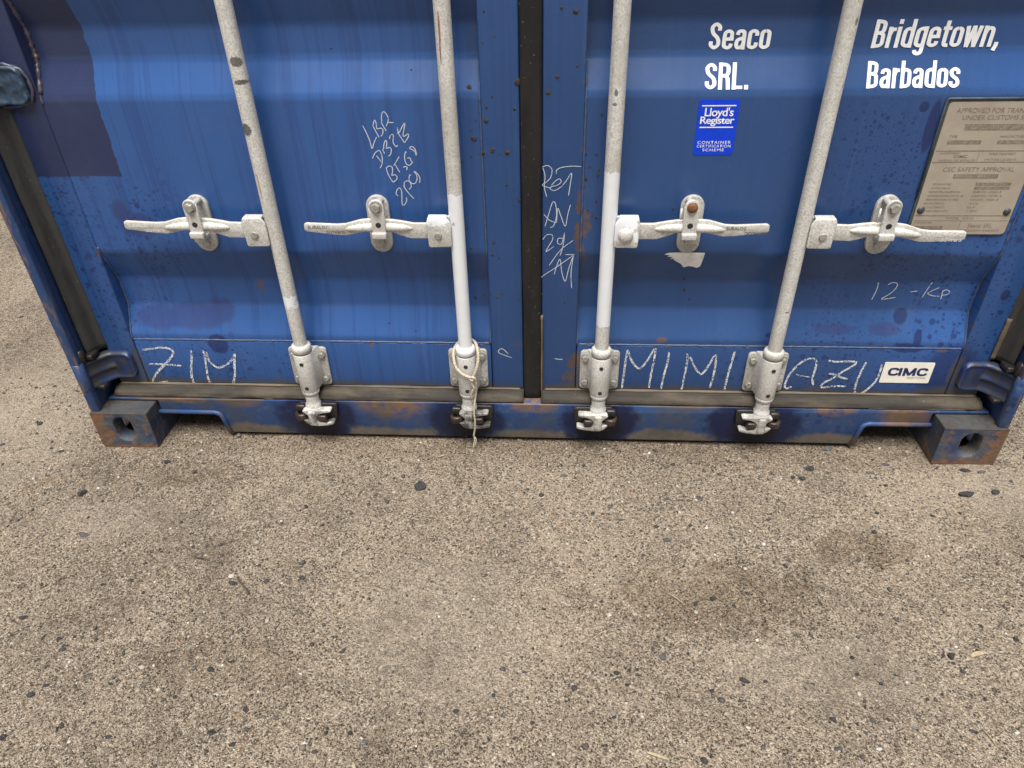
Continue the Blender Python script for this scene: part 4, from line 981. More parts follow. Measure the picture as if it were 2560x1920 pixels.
bs = fillet([(0.125, 0.1565), (0.0945, 0.1565), (0.0885, 0.1550), (0.077, 0.1525), (0.0665, 0.1460), (0.0610, 0.1360), (0.0622, 0.1305), (0.125, 0.1302)], 0.004, 2)
ts = [(0.0955, 0.1605), (0.0925, 0.1605), (0.0895, 0.1585), (0.0892, 0.1558), (0.0955, 0.1558)]
for a, b in ((-1.172, -0.0272), (0.0202, 1.172)):
    sl = seal('door_seal', bs, a, b, 'x', M_GASK, 0.012, 0.0009, 'dusty rubber seal along the foot of the left door' if a < -1 else 'dusty cracked rubber seal along the foot of the right door')
    seal('seal_strip', ts, a+0.01, b-0.01, 'x', M_STRIP, 0.008, 0.0009)
for s in (-1, 1):
    vs = mirror([(1.158, 0.125), (1.1605, 0.0925), (1.1665, 0.0895), (1.171, 0.0900), (1.1745, 0.0800), (1.1800, 0.0665), (1.1895, 0.0500), (1.1935, 0.0530), (1.1920, 0.110)], s)
    for a, b in ((0.276, 0.905), (1.000, Z_TOP)):
        seal('door_seal', vs, a, b, 'z', M_GASKV, 0.015, 0.0009)
    # caked strip at the foot of the right-hand side seal
    if s > 0:
        seal('seal_strip', [(1.1575, 0.0952), (1.1555, 0.0890), (1.1660, 0.0870), (1.1690, 0.0895), (1.1690, 0.0952)], 0.275, 0.392, 'z', M_STRIP, 0.008, 0.0012)
# strip of sealant beside the seam
seal('seal_strip', [(0.0185, 0.0960), (0.0188, 0.0868), (0.0212, 0.0860), (0.0235, 0.0900), (0.0255, 0.0960)], 0.150, 0.388, 'z', M_STRIP, 0.008, 0.0006)

# hinges --------------------------------------------------------------
def hinge(s, zc, mat, rough=0.0):
    bm = bmesh.new()
    NU, NV = 30, 22
    hh = 0.0425
    def surf(u, v):
        # u 0 = free end on the stile, 1 = barrel ; v -1..1
        x = 1.098+u*(1.204-1.098)
        e = max(0.0, 1-u/0.22)
        half = hh*(1-0.42*(1-math.sqrt(max(0, 1-e*e))))
        half *= 1+0.10*max(0, u-0.45)
        z = v*half
        base = 0.0835
        t = max(0.0, (u-0.52)/0.48)
        base -= 0.062*t**1.25
        rim = 0.0032*(math.exp(-((abs(v)-0.86)/0.09)**2))*min(1, u/0.12+0.4)
        rim += 0.0032*math.exp(-((u-0.05)/0.05)**2)*(1 if abs(v) < 0.86 else 0.3)
        mid = 0.0075*math.exp(-(v/0.16)**2)*max(0, min(1, (u-0.42)/0.12))
        rib = 0.008*math.exp(-((abs(v)-0.80)/0.15)**2)*max(0, min(1, (u-0.45)/0.2))
        groove = 0.004*max(0, min(1, (u-0.45)/0.2))
        edge = 0.010 if abs(v) > 0.985 else 0.0
        y = base-rim-mid-rib+groove+edge
        if rough:
            y += rough*mnoise.noise((x*60, z*60, zc*7))+rough*0.6*mnoise.noise((x*170, z*170, 3))
        return (s*x, y, zc+z)
    g = [[bm.verts.new(surf(i/NU, -1+2*j/NV)) for j in range(NV+1)] for i in range(NU+1)]
    for i in range(NU):
        for j in range(NV):
            bm.faces.new((g[i][j], g[i+1][j], g[i+1][j+1], g[i][j+1]))
    # skirt back to the door
    ring = [g[i][0] for i in range(NU+1)] + [g[NU][j] for j in range(1, NV+1)] + [g[i][NV] for i in range(NU-1, -1, -1)] + [g[0][j] for j in range(NV-1, 0, -1)]
    bk = [bm.verts.new((v.co.x, 0.0975 if abs(v.co.x) < 1.165 else v.co.y+0.014, v.co.z)) for v in ring]
    n = len(ring)
    for i in range(n):
        bm.faces.new((ring[i], ring[(i+1) % n], bk[(i+1) % n], bk[i]))
    o = obj('hinge', bm, mat, BOX, smooth=True)
    bm = bmesh.new()
    lathe(bm, [(0.0125, zc-0.0345), (0.0138, zc-0.0325), (0.0138, zc+0.0465), (0.0125, zc+0.0485)], 20, s*1.2052, 0.0185)
    obj('hinge_barrel', bm, M_FRAME if not rough else mat, o, smooth=True)
    bm = bmesh.new()
    lathe(bm, [(0.010, zc+0.040), (0.0120, zc+0.055), (0.0138, zc+0.066), (0.0125, zc+0.076), (0.0075, zc+0.0815), (0.002, zc+0.0825)], 18, s*1.199, 0.032)
    obj('hinge_pin', bm, M_BLACK, o, smooth=True)
    for a, b in ((zc-0.050, zc-0.036), (zc+0.046, zc+0.062)):
        bm = bmesh.new()
        box(bm, min(s*1.172, s*1.197), max(s*1.172, s*1.197), 0.036, 0.075, a, b)
        bevel(obj('hinge_lug', bm, M_BLACK, o), 0.005, 3)
    return o
for s in (-1, 1):
    h = hinge(s, 0.2215, M_HINGE)
    h['label'] = 'lower left blue hinge blade marked 1S' if s < 0 else 'lower right blue hinge blade marked 1S'
    me = text_fit('1S', *((-1.146, -1.132) if s < 0 else (1.130, 1.144)), 0.212, 0.234, 0.0815, bold=0.02, rot=90 if s < 0 else -90)
    obj('embossed_number', me, M_HINGE, h)
    h = hinge(s, 0.951, M_HINGEUP if s < 0 else M_HINGE, 0.0022 if s < 0 else 0.0)
    if s < 0:
        h['label'] = 'upper left hinge blade thickly repainted blue grey'
        weld('weld_bead', [(-1.17, 0.090, 0.996), (-1.13, 0.090, 0.994), (-1.10, 0.091, 0.984), (-1.090, 0.092, 0.965), (-1.088, 0.092, 0.940), (-1.10, 0.091, 0.916), (-1.13, 0.090, 0.907), (-1.17, 0.089, 0.905)], 0.0036, M_WELDNAVY, h, 0.006)
    for zc in (1.66, 2.33):
        hinge(s, zc, M_HINGE)

# locking gear ---------------------------------------------------------
BAR_Y = 0.056
BARS = [(-0.605, -1), (-0.174, -1), (0.174, 1), (0.605, 1)]
bar_mats = [
    galv('galvanised_bar_with_dents', (0.428, 0.462, 1), [(-0.601, 1.003, 0.012, 0.010, (0.07, 0.065, 0.055)), (-0.600, 0.964, 0.013, 0.005, (0.05, 0.046, 0.04)), (-0.611, 0.868, 0.011, 0.013, (0.05, 0.046, 0.04)), (-0.611, 0.745, 0.0016, 0.03, (0.33, 0.13, 0.07))]),
    galv('galvanised_bar_white_below', (0.20, 0.722), [(-0.180, 1.06, 0.0022, 0.030, (0.25, 0.06, 0.05)), (-0.181, 1.018, 0.0018, 0.022, (0.25, 0.06, 0.05)), (-0.180, 0.655, 0.004, 0.004, (0.40, 0.40, 0.38))]),
    galv('galvanised_bar_white_middle', (0.385, 0.772), [(0.171, 0.938, 0.0035, 0.007, (0.10, 0.10, 0.10)), (0.169, 0.915, 0.005, 0.003, (0.12, 0.12, 0.12))]),
    galv('galvanised_bar_plain', None, [(0.614, 1.062, 0.003, 0.007, (0.14, 0.14, 0.13)), (0.608, 0.433, 0.005, 0.002, (0.10, 0.10, 0.09))])]
lug_mats = [M_GALV, galv('galvanised_lug_white_top', (0.650, 0.70, 1)), galv('galvanised_lug_half_white', (0.615, 0.70, 1)), M_GALV]
where = ['leftmost', 'second from the left', 'third from the left', 'rightmost']
hex_me = None
def hexbolt(r, h, mat, parent, loc, rot=0.0, name='bolt', dome=False):
    bm = bmesh.new()
    if dome:
        lathe(bm, [(r, 0), (r*0.98, -h*0.35), (r*0.85, -h*0.7), (r*0.5, -h*0.95), (r*0.05, -h)], 18, axis='y')
    else:
        lathe(bm, [(r*1.28, 0), (r*1.28, -h*0.18)], 18, axis='y')
        lathe(bm, [(r, -h*0.15), (r, -h*0.85), (r*0.86, -h)], 6, axis='y')
    o = obj(name, bm, mat, parent, loc, smooth=dome)
    o.rotation_euler = (0, rot, 0)
    return o

for bi, (bx, sd_) in enumerate(BARS):
    # bar with its thrust collar, handle lug and cam
    bm = bmesh.new()
    n = 40
    tube(bm, [(bx, BAR_Y, 0.150+(2.50-0.150)*i/n) for i in range(n+1)], 0.0172, 28)
    bar = obj('locking_bar', bm, bar_mats[bi], BOX, smooth=True)
    bar['label'] = where[bi]+' vertical locking bar'
    bm = bmesh.new()
    lathe(bm, [(0.0172, 0.318), (0.0215, 0.3175), (0.0248, 0.314), (0.0256, 0.308), (0.0256, 0.2975), (0.0225, 0.2955)], 32, bx, BAR_Y)
    obj('collar', bm, bar_mats[bi] if bi == 1 else M_GALV, bar, smooth=True)
    bm = bmesh.new()
    lathe(bm, [(0.0185, 0.165), (0.0183, 0.150), (0.0178, 0.140), (0.0185, 0.133), (0.0215, 0.128), (0.0222, 0.122), (0.0205, 0.1175), (0.012, 0.115)], 32, bx, BAR_Y-0.002)
    obj('bar_foot', bm, M_GALV, bar, smooth=True)
    # cam with upper and lower jaws
    m = -sd_
    sh = [(-0.024, 0.121), (-0.010, 0.1235), (0.012, 0.122), (0.030, 0.1215), (0.050, 0.1225), (0.0545, 0.119), (0.050, 0.1145), (0.030, 0.111), (0.017, 0.105), (0.0125, 0.097), (0.013, 0.086),
          (0.022, 0.0795), (0.036, 0.078), (0.052, 0.0835), (0.0575, 0.080), (0.055, 0.074), (0.036, 0.0690), (0.012, 0.0665), (-0.006, 0.0660), (-0.017, 0.0735), (-0.0275, 0.085), (-0.0255, 0.0895), (-0.018, 0.0868),
          (-0.0095, 0.0835), (-0.0075, 0.092), (-0.0105, 0.101), (-0.020, 0.110), (-0.0265, 0.116)]
    if sd_ > 0:
        sh = [(x*1.0, z) for x, z in sh]
    bm = bmesh.new()
    prism(bm, [(bx+m*p[0], p[1]) for p in sh], 0.026, 0.047, 'y')
    cam_o = obj('locking_cam', bm, (M_CAM, M_CAM2, M_CAM3, M_CAM3)[bi], bar)
    bevel(cam_o, 0.0042, 3, 30)
    bm = bmesh.new()
    box(bm, bx-0.011, bx+0.011, 0.020, 0.050, 0.070, 0.119)
    bevel(obj('cam_web', bm, (M_CAM, M_CAM2, M_CAM3, M_CAM3)[bi], bar), 0.006, 3)
    # keeper bolted to the sill
    bm = bmesh.new()
    pl = fillet([(bx+m*-0.040, 0.072), (bx+m*0.060, 0.072), (bx+m*0.066, 0.128), (bx+m*-0.040, 0.131)], 0.008, 3, True)
    prism(bm, pl, 0.0495, 0.0605, 'y')
    kp = obj('cam_keeper', bm, M_BLACK, BOX)
    bevel(kp, 0.002)
    bm = bmesh.new()
    box(bm, bx+m*0.026-0.0125, bx+m*0.026+0.0125, 0.022, 0.056, 0.0865, 0.1045)
    bevel(obj('keeper_jaw', bm, M_BROWN, kp), 0.004, 2)
    bm = bmesh.new()
    lathe(bm, [(0.0085, 0.0855), (0.0175, 0.0850), (0.0182, 0.0900), (0.0182, 0.1000), (0.0172, 0.1040), (0.0085, 0.1045), (0.0080, 0.0870)], 24, bx-m*0.034, 0.042, cap=False)
    obj('keeper_jaw', bm, M_BROWN, kp, smooth=True)
    bm = bmesh.new()
    box(bm, bx-m*0.034-0.014, bx-m*0.034+0.014, 0.038, 0.056, 0.1055, 0.1275)
    bevel(obj('keeper_jaw', bm, M_BLACK, kp), 0.006, 3)
    # bearing bracket on the bottom rail
    bm = bmesh.new()
    pts = fillet([(bx-0.0515, 0.167), (bx-0.028, 0.165), (bx+0.028, 0.165), (bx+0.0515, 0.167), (bx+0.0515, 0.2870), (bx-0.0515, 0.2870)], 0.012, 4, True)
    prism(bm, pts, 0.0868, 0.0950, 'y')
    br = obj('bar_bracket', bm, M_GALVD, BOX)
    bevel(br, 0.0022)
    bm = bmesh.new()
    # socket: round in front, running back to the plate
    ring = []
    r = 0.0248
    prf = [(bx+r*math.cos(a), BAR_Y-0.001-r*math.sin(a)) for a in [math.pi*i/20 for i in range(21)]]
    prf = [(bx+0.034, 0.0880)] + [(bx+0.0275, 0.074)] + prf + [(bx-0.0275, 0.074)] + [(bx-0.034, 0.0880)]
    prism(bm, prf, 0.1760, 0.2935, 'z')
    bevel(obj('bracket_socket', bm, M_GALV, br), 0.002, 2, 50)
    bm = bmesh.new()
    lathe(bm, [(0.0210, 0.1758), (0.0240, 0.1752), (0.0236, 0.1700), (0.0225, 0.1640), (0.0195, 0.1615), (0.0175, 0.1612)], 30, bx, BAR_Y-0.001)
    obj('bracket_bushing', bm, M_GALV, br, smooth=True)
    for dx in (-0.0385, 0.0385):
        for dz in (0.2660, 0.1905):
            hexbolt(0.0088, 0.0105, M_BOLT, br, (bx+dx, 0.0868, dz), rng.random())
    for dz in (0.2690, 0.1915):
        bm = bmesh.new()
        lathe(bm, [(0.0054, 0.0), (0.0052, -0.0016), (0.0040, -0.0020)], 16, axis='y')
        sc = obj('screw', bm, M_SCREW, br, (bx+0.0006, BAR_Y-0.0252, dz))

    # handle, its lug on the bar and the retainer on the door
    q = sd_
    def U(p):
        return (bx+q*p[0], p[1])
    droop = (0.0, -0.004, -0.004, -0.020)[bi]
    def dz(u):
        return droop*max(0, (u-0.05)/0.30)
    top = [(0.050, 0.6535), (0.100, 0.6545), (0.128, 0.6600), (0.150, 0.6635), (0.205, 0.6655), (0.222, 0.6640), (0.258, 0.6545), (0.280, 0.6535), (0.350, 0.6575), (0.3565, 0.6545)]
    bot = [(0.3575, 0.6400), (0.352, 0.6360), (0.285, 0.6270), (0.258, 0.6255), (0.215, 0.6345), (0.150, 0.6320), (0.128, 0.6230), (0.108, 0.6165), (0.050, 0.6155)]
    bm = bmesh.new()
    prism(bm, [U((u, z+dz(u))) for u, z in top+bot], 0.0480, 0.0560, 'y')
    hd = obj('bar_handle', bm, M_GALV, BOX)
    bevel(hd, 0.0022)
    hd['label'] = where[bi]+' door handle'
    # pressed rib
    bm = bmesh.new()
    NU, NV = 26, 8
    rows = []
    for i in range(NU+1):
        t = -1+2*i/NU
        u = 0.181+0.080*t
        hh_ = 0.0105*math.sqrt(max(0.0, 1-abs(t)**2.4))+0.0003
        row = []
        for j in range(NV+1):
            v = -1+2*j/NV
            yy = 0.0485-0.0100*math.sqrt(max(0, 1-v*v))*(max(0.0, 1-abs(t)**3))**0.6
            row.append(bm.verts.new((bx+q*u, yy, 0.6415+dz(u)+0.004*(1-t*t)+hh_*v)))
        rows.append(row)
    for a, b in zip(rows, rows[1:]):
        for j in range(NV):
            bm.faces.new((a[j], a[j+1], b[j+1], b[j]))
    obj('handle_rib', bm, M_GALV, hd, smooth=True)
    for (u0, u1, z0, z1, rr) in ((0.272, 0.350, 0, 0, 0),):
        xs = sorted((bx+q*0.298, bx+q*0.348)) if q < 0 else sorted((bx+q*0.262, bx+q*0.306))
        d_ = dz(0.31)
        me = text_fit('SURALOC', *xs, 0.6425+d_, 0.6505+d_, 0.0475, bold=0.012)
        obj('embossed_lettering', me, M_HANDTXT2 if bi in (1, 2) else M_HANDTXT, hd)
        xs = sorted((bx+q*0.262, bx+q*0.308)) if q < 0 else sorted((bx+q*0.304, bx+q*0.350))
        me = text_fit('SURALOC', *xs, 0.6310+d_, 0.6385+d_, 0.0475, bold=0.012, rot=180)
        obj('embossed_lettering', me, M_HANDTXT if bi in (0, 3) else M_HANDTXT2, hd)
    # lug: folded saddle plate welded to the bar
    bm = bmesh.new()
    pts = fillet([U((0.012, 0.5995)), U((0.066, 0.5985)), U((0.068, 0.6600)), U((0.064, 0.6690)), U((0.020, 0.6695)), U((0.012, 0.6560))], 0.006, 3, True)
    prism(bm, pts, 0.0370, 0.0432, 'y')
    pts = fillet([U((0.014, 0.6015)), U((0.062, 0.6015)), U((0.062, 0.6660)), U((0.014, 0.6660))], 0.005, 3, True)
    prism(bm, pts, 0.0610, 0.0680, 'y')
    box(bm, *sorted((bx+q*0.022, bx+q*0.0655)), 0.0405, 0.0650, 0.6610, 0.6688)
    lg = obj('handle_lug', bm, lug_mats[bi], bar)
    bevel(lg, 0.002)
    if bi == 2:
        hexbolt(0.0175, 0.011, M_GALV, lg, (bx+q*0.037, 0.0372, 0.6310), name='pin_head', dome=True)
    else:
        bm = bmesh.new()
        lathe(bm, [(0.0088, 0.0), (0.0086, -0.0035), (0.0075, -0.0048)], 18, axis='y')
        obj('pin_head', bm, M_BOLT, lg, (bx+q*0.0425, 0.0372, 0.6285), smooth=False)
    rx = bx+q*0.1885
    bm = bmesh.new()
    prism(bm, capsule(rx, 0.5635, 0.7045, 0.053, 12), 0.0868, 0.0980, 'y')
    rt_ = obj('handle_retainer', bm, M_GALVD, BOX)
    bevel(rt_, 0.002)
    bm = bmesh.new()       # post that carries the clip
    lathe(bm, [(0.0075, 0.0870), (0.0075, 0.0405)], 18, rx+q*-0.0105, 0.695, axis='y')
    bevel(obj('retainer_boss', bm, M_GALVD, rt_), 0.001)
    bm = bmesh.new()
    box(bm, rx-0.014, rx+0.014, 0.0580, 0.0870, 0.5990, 0.6130)
    bevel(obj('retainer_seat', bm, M_GALVD, rt_), 0.002, 2, 50)
    cxp = rx+q*-0.0105
    bm = bmesh.new()
    tilt = (0.0, -0.001, 0.0, 0.0)[bi]
    outl = [(cxp+0.0170*math.cos(a), 0.6975+0.0170*math.sin(a)) for a in [math.pi*i/12 for i in range(13)]] + [(cxp-0.0165, 0.668), (cxp-0.0155, 0.650), (cxp-0.0165, 0.628), (cxp+0.0165, 0.628), (cxp+0.0155, 0.650), (cxp+0.0165, 0.668)]
    prism(bm, outl, 0.0350, 0.0400, 'y')
    cl = obj('retainer_clip', bm, M_GALV, rt_)
    bevel(cl, 0.0018)
    bm = bmesh.new()
    box(bm, cxp-0.0168, cxp+0.0168, 0.0275, 0.0440, 0.6215, 0.6370)
    bevel(obj('clip_hook', bm, M_GALV, rt_), 0.003, 3)
    bm = bmesh.new()
    lathe(bm, [(0.0066, 0.0), (0.0060, -0.0005)], 16, axis='y')
    obj('clip_hole', bm, M_SCREW, rt_, (cxp, 0.0349, 0.6540))
    bm = bmesh.new()
    tube(bm, [(cxp-0.020, 0.052, 0.6885), (cxp-0.020, 0.052, 0.6520)], 0.0024, 8)
    obj('retainer_pin', bm, M_GALV, rt_, smooth=True)
    if bi == 2:
        hexbolt(0.0120, 0.0100, M_RUSTBOLT, rt_, (cxp, 0.0350, 0.6970), name='bolt', dome=True)
    else:
        hexbolt(0.0112, 0.0100, M_BOLT, rt_, (cxp, 0.0350, 0.6970), rng.random())
    if bi != 2:
        hexbolt(0.0085, 0.0050, M_GALVD, rt_, (rx, 0.0868, 0.5845), rng.random())

# rest of the box behind the doors -----------------------------------------
for s in (-1, 1):
    bm = bmesh.new()
    zig = []
    y = 0.176
    k = 0
    while y < 5.85:
        for dy, dx in ((0.0, 0.0), (0.072, 0.0), (0.140, 0.036), (0.212, 0.036)):
            zig.append((s*(1.205-dx), y+dy))
        y += 0.280
    zig.append((s*1.205, min(y, 5.88)))
    lo = [bm.verts.new((p[0], p[1], 0.15)) for p in zig]
    hi = [bm.verts.new((p[0], p[1], 2.50)) for p in zig]
    for i in range(len(zig)-1):
        bm.faces.new((lo[i], lo[i+1], hi[i+1], hi[i]))
    sw = obj('side_wall', bm, M_FRAME, BOX)
    sw['label'] = 'corrugated blue side wall'
    bm = bmesh.new()
    box(bm, *sorted((s*1.150, s*1.216)), 0.180, 5.878, 0.030, 0.155)
    obj('bottom_side_rail', bm, M_FRAME, BOX)
    bm = bmesh.new()
    box(bm, *sorted((s*1.150, s*1.216)), 0.180, 5.878, 2.495, 2.575)
    obj('top_side_rail', bm, M_FRAME, BOX)
bm = bmesh.new()
box(bm, -1.20, 1.20, 0.03, 5.95, 2.560, 2.580)
obj('roof', bm, M_FRAME, BOX)
bm = bmesh.new()
box(bm, -1.05, 1.05, 0.02, 0.12, 2.455, 2.585)
bevel(obj('door_header', bm, M_FRAME, BOX), 0.004)
bm = bmesh.new()
box(bm, -1.19, 1.19, 5.96, 6.02, 0.10, 2.55)
obj('end_wall', bm, M_FRAME, BOX)
bm = bmesh.new()
box(bm, -1.148, 1.148, 0.16, 5.95, 0.125, 0.150)
for k in range(18):
    box(bm, -1.148, 1.148, 0.30+k*0.32, 0.345+k*0.32, 0.035, 0.123)
obj('underframe', bm, M_FRAME, BOX)

# ------------------------------------------------------------------ company lettering
def py(z):
    for (y0, z0), (y1, z1) in zip(prof_r, prof_r[1:]):
        if z0 <= z <= z1 and z1 > z0:
            return y0+(y1-y0)*(z-z0)/(z1-z0)
    return YP
for w, x0, x1, z0, cap, sl in (('Seaco', 0.3605, 0.4840, 0.9985, 0.0520, False), ('Bridgetown,', 0.6865, 0.9350, 0.9985, 0.0525, False),
                              ('SRL.', 0.3577, 0.4467, 0.9279, 0.0478, True), ('Barbados', 0.6854, 0.8700, 0.9279, 0.0478, True)):
    me = stroke_word(w, x0, x1, z0, cap, -0.0012, slope=py)
    o = obj('lettering', me, M_WHITE, BOX)
    o['label'] = 'white painted word '+w.strip('.,')

def panel(name, x0, x1, z0, z1, y, t, mat, r=0.004, parent=BOX):
    bm = bmesh.new()
    prism(bm, fillet([(x0, z0), (x1, z0), (x1, z1), (x0, z1)], r, 4, True), y, y+t, 'y')
    return obj(name, bm, mat, parent)
def bar_line(name, x0, x1, z, h, y, mat, parent):
    bm = bmesh.new()
    box(bm, x0, x1, y, y+0.0003, z-h/2, z+h/2)
    return obj(name, bm, mat, parent)

# certification sticker
st = panel('certification_sticker', 0.3495, 0.4345, 0.7930, 0.9090, YP-0.0009, 0.0008, M_STICK, 0.007)
st['label'] = 'bright blue certification sticker with white lettering'
y = YP-0.0014
bar_line('sticker_line', 0.3565, 0.4275, 0.8965, 0.0022, y, M_WHITE, st)
bar_line('sticker_line', 0.3565, 0.4275, 0.8520, 0.0022, y, M_WHITE, st)
for w, x0, x1, z0, z1, b in (("Lloyd's", 0.3640, 0.4240, 0.8695, 0.8930, 0.012), ('Register', 0.3565, 0.4280, 0.8545, 0.8745, 0.012),
                             ('CONTAINER', 0.3565, 0.4275, 0.8172, 0.8232, 0.004), ('CERTIFICATION', 0.3560, 0.4280, 0.8092, 0.8152, 0.004), ('SCHEME', 0.3690, 0.4150, 0.8010, 0.8068, 0.004)):
    obj('sticker_lettering', text_fit(w, x0, x1, z0, z1, y, bold=b, spacing=1.25 if w.isupper() else 0.92), M_WHITE, st)
# maker's sticker
st = panel('maker_sticker', 0.9045, 1.0295, 0.1950, 0.2585, YF-0.0012, 0.0012, M_CREAM, 0.003)
st['label'] = "cream maker's sticker with dark blue letters CIMC"
y = YF-0.0017
obj('sticker_lettering', stroke_word('CIMC', 0.9185, 1.0185, 0.2178, 0.0245, y, 0.29, 0.235, None, WIDE), M_NAVY, st)
obj('sticker_lettering', text_fit('NANTONG', 0.9710, 1.0170, 0.2090, 0.2142, y, bold=-0.005), M_GREYP, st)

# data plate
pf = panel('data_plate', 0.8525, 1.0715, 0.6105, 0.9090, YP-0.0035, 0.0035, M_PLATEFR, 0.004)
pf['label'] = 'tan metal approval plate with embossed lettering and two rivets'
bm = bmesh.new()
prism(bm, fillet([(0.8585, 0.6115), (1.0690, 0.6115), (1.0690, 0.9015), (0.8585, 0.9015)], 0.010, 5, True), YP-0.0048, YP-0.0034, 'y')
obj('plate_face', bm, M_PLATE, pf)
bm = bmesh.new()
tube(bm, [(0.8525, YP-0.004, 0.7), (0.8525, YP-0.004, 0.905), (0.856, YP-0.004, 0.908), (1.070, YP-0.004, 0.908)], 0.0026, 8)
obj('plate_rim', bm, M_PLATEFR, pf, smooth=True)
y = YP-0.0052
def prow(w, x0, x1, z0, z1, mat=None, b=0.0):
    obj('plate_lettering', text_fit(w, x0, x1, z0, z1, y, bold=b), mat or M_PLTXT, pf)
def pbox(x0, x1, z0, z1):
    bm = bmesh.new()
    box(bm, x0, x1, YP-0.0050, YP-0.0047, z0, z1)
    obj('plate_field', bm, M_PLTXT, pf)
prow('APPROVED FOR TRANSPORT', 0.8775, 1.0530, 0.8795, 0.8895)
prow('UNDER CUSTOMS SEAL', 0.8935, 1.0400, 0.8655, 0.8750)
pbox(0.9040, 1.0280, 0.8440, 0.8570)
prow('GB / C 18333 LR / 2010', 0.9180, 1.0150, 0.8465, 0.8545, M_PLTXT2)
prow('TYPE', 0.8790, 0.8960, 0.8285, 0.8340)
prow("MANUFACTURER'S NO.", 0.9830, 1.0530, 0.8285, 0.8340)
pbox(0.8790, 0.9480, 0.8150, 0.8235)
pbox(0.9810, 1.0560, 0.8150, 0.8235)
prow('TCO-NA4220TCA', 0.8830, 0.9430, 0.8165, 0.8220, M_PLTXT2)
prow('A-880744A', 0.9860, 1.0300, 0.8165, 0.8220, M_PLTXT2)
for z in (0.8010, 0.7770, 0.6560, 0.6440):
    bar_line('plate_line', 0.8610, 1.0670, z, 0.0022 if z > 0.65 else 0.001, YP-0.0051, M_PLTXT, pf)
bar_line('plate_line', 0.9520, 0.9527, 0.789, 0.018, YP-0.0051, M_PLTXT, pf)
prow('CIMC', 0.9020, 0.9300, 0.7860, 0.7925, b=0.02)
prow('MANUFACTURED BY', 0.8720, 0.9120, 0.7945, 0.7980)
prow('NANTONG CIMC SPECIAL LTD', 0.8740, 0.9480, 0.7790, 0.7830)
prow('TIMBER TREATMENT', 0.9720, 1.0280, 0.7920, 0.7970)
prow('IM/TAILLE/2010', 0.9680, 1.0330, 0.7800, 0.7850)
prow('CSC SAFETY APPROVAL', 0.8890, 1.0380, 0.7565, 0.7660)
pbox(0.9150, 1.0090, 0.7410, 0.7505)
prow('GB-LR 31608-11/2010', 0.9190, 1.0040, 0.7428, 0.7488, M_PLTXT2)
rows = (('DATE MANUFACTURED', None), ('IDENTIFICATION NO.', None), ('MAXIMUM OPERATING GROSS MASS', '30480 KG   67200 LB'), ('ALLOWABLE STACKING LOAD FOR 1.8G', '216000 KG  476190 LB'),
        ('TRANSVERSE RACKING TEST FORCE', '15240 KG   33600 LB'), ('END WALL STRENGTH', '10.4 N'), ('SIDE WALL STRENGTH', '0.6 P'), ('FIRST MAINTENANCE DATE', '11 2015'))
for i, (a, b) in enumerate(rows):
    z = 0.7285-i*0.0088
    prow(a, 0.8770-i*0.0012, 0.8770+0.0023*len(a), z-0.0022, z+0.0022)
    if b is None:
        pbox(0.9680, 1.0430, z-0.0034, z+0.0034)
        prow('11/2010' if i == 0 else 'GESU 321874 5', 0.972, 1.035, z-0.0022, z+0.0022, M_PLTXT2)
    else:
        prow(b, 0.9680, 0.9680+0.0032*len(b), z-0.0022, z+0.0022)
prow('MODEL  S3A-01', 0.9300, 0.9900, 0.6475, 0.6525)
prow('OWNER NO.', 0.8640, 0.9040, 0.6375, 0.6415)
pbox(0.8620, 0.9290, 0.6220, 0.6310)
bar_line('plate_line', 0.9640, 0.9647, 0.629, 0.028, YP-0.0051, M_PLTXT, pf)
prow('Seaco SRL', 0.9830, 1.0370, 0.6280, 0.6375)
prow('BRIDGETOWN, BARBADOS', 0.9680, 1.0550, 0.6175, 0.6230)
for x, z in ((0.8695, 0.6685), (1.0570, 0.6650), (1.060, 0.895)):
    bm = bmesh.new()
    lathe(bm, [(0.0082, 0.0), (0.0080, -0.0012), (0.0060, -0.0030), (0.0025, -0.0040)], 16, axis='y')
    obj('rivet', bm, M_RIVET, pf, (x, YP-0.0048, z), smooth=True)

# ------------------------------------------------------------------ chalk and crayon marks on the paint
names = {'ZIM': 'white chalk letters ZIM low on the left door', 'MIMI': 'white chalk letters MIMI between the right locking bars', 'AZU': "white chalk letters AZU beside the maker's sticker",
         '12': 'thin crayon number 12 in the lowest recess', '-KP': 'thin crayon letters -KP in the lowest recess', 'LBR': 'slanting thin crayon note LBR on the left door', 'PET': 'thin crayon note down the stile beside the seam',
         'SCRIB': 'small crayon curl beside the seam', 'SCRATCH': 'pale scratch beside the seam'}
def ribbon(bm, pts, y, w, seed, jitter=0.18):
    P = smooth_path([(p[0], 0, p[1]) for p in pts], 5) if len(pts) > 2 else [Vector((pts[0][0], 0, pts[0][1])).lerp(Vector((pts[1][0], 0, pts[1][1])), k/6) for k in range(7)]
    prev = None
    for i, p in enumerate(P):
        t = (P[min(i+1, len(P)-1)]-P[max(i-1, 0)]).normalized()
        nrm = Vector((-t.z, 0, t.x))
        h = w/2*(1+jitter*mnoise.noise((p.x*90, p.z*90, seed)))*(0.75 if i in (0, len(P)-1) else 1)
        a = bm.verts.new((p.x+nrm.x*h, y, p.z+nrm.z*h))
        b = bm.verts.new((p.x-nrm.x*h, y, p.z-nrm.z*h))
        if prev:
            bm.faces.new((prev[0], prev[1], b, a))
        prev = (a, b)
y_, w_, s_ = CHALK.pop('12KP')
CHALK['12'] = (y_, w_, s_[:2])
CHALK['-KP'] = (y_, w_, s_[2:])
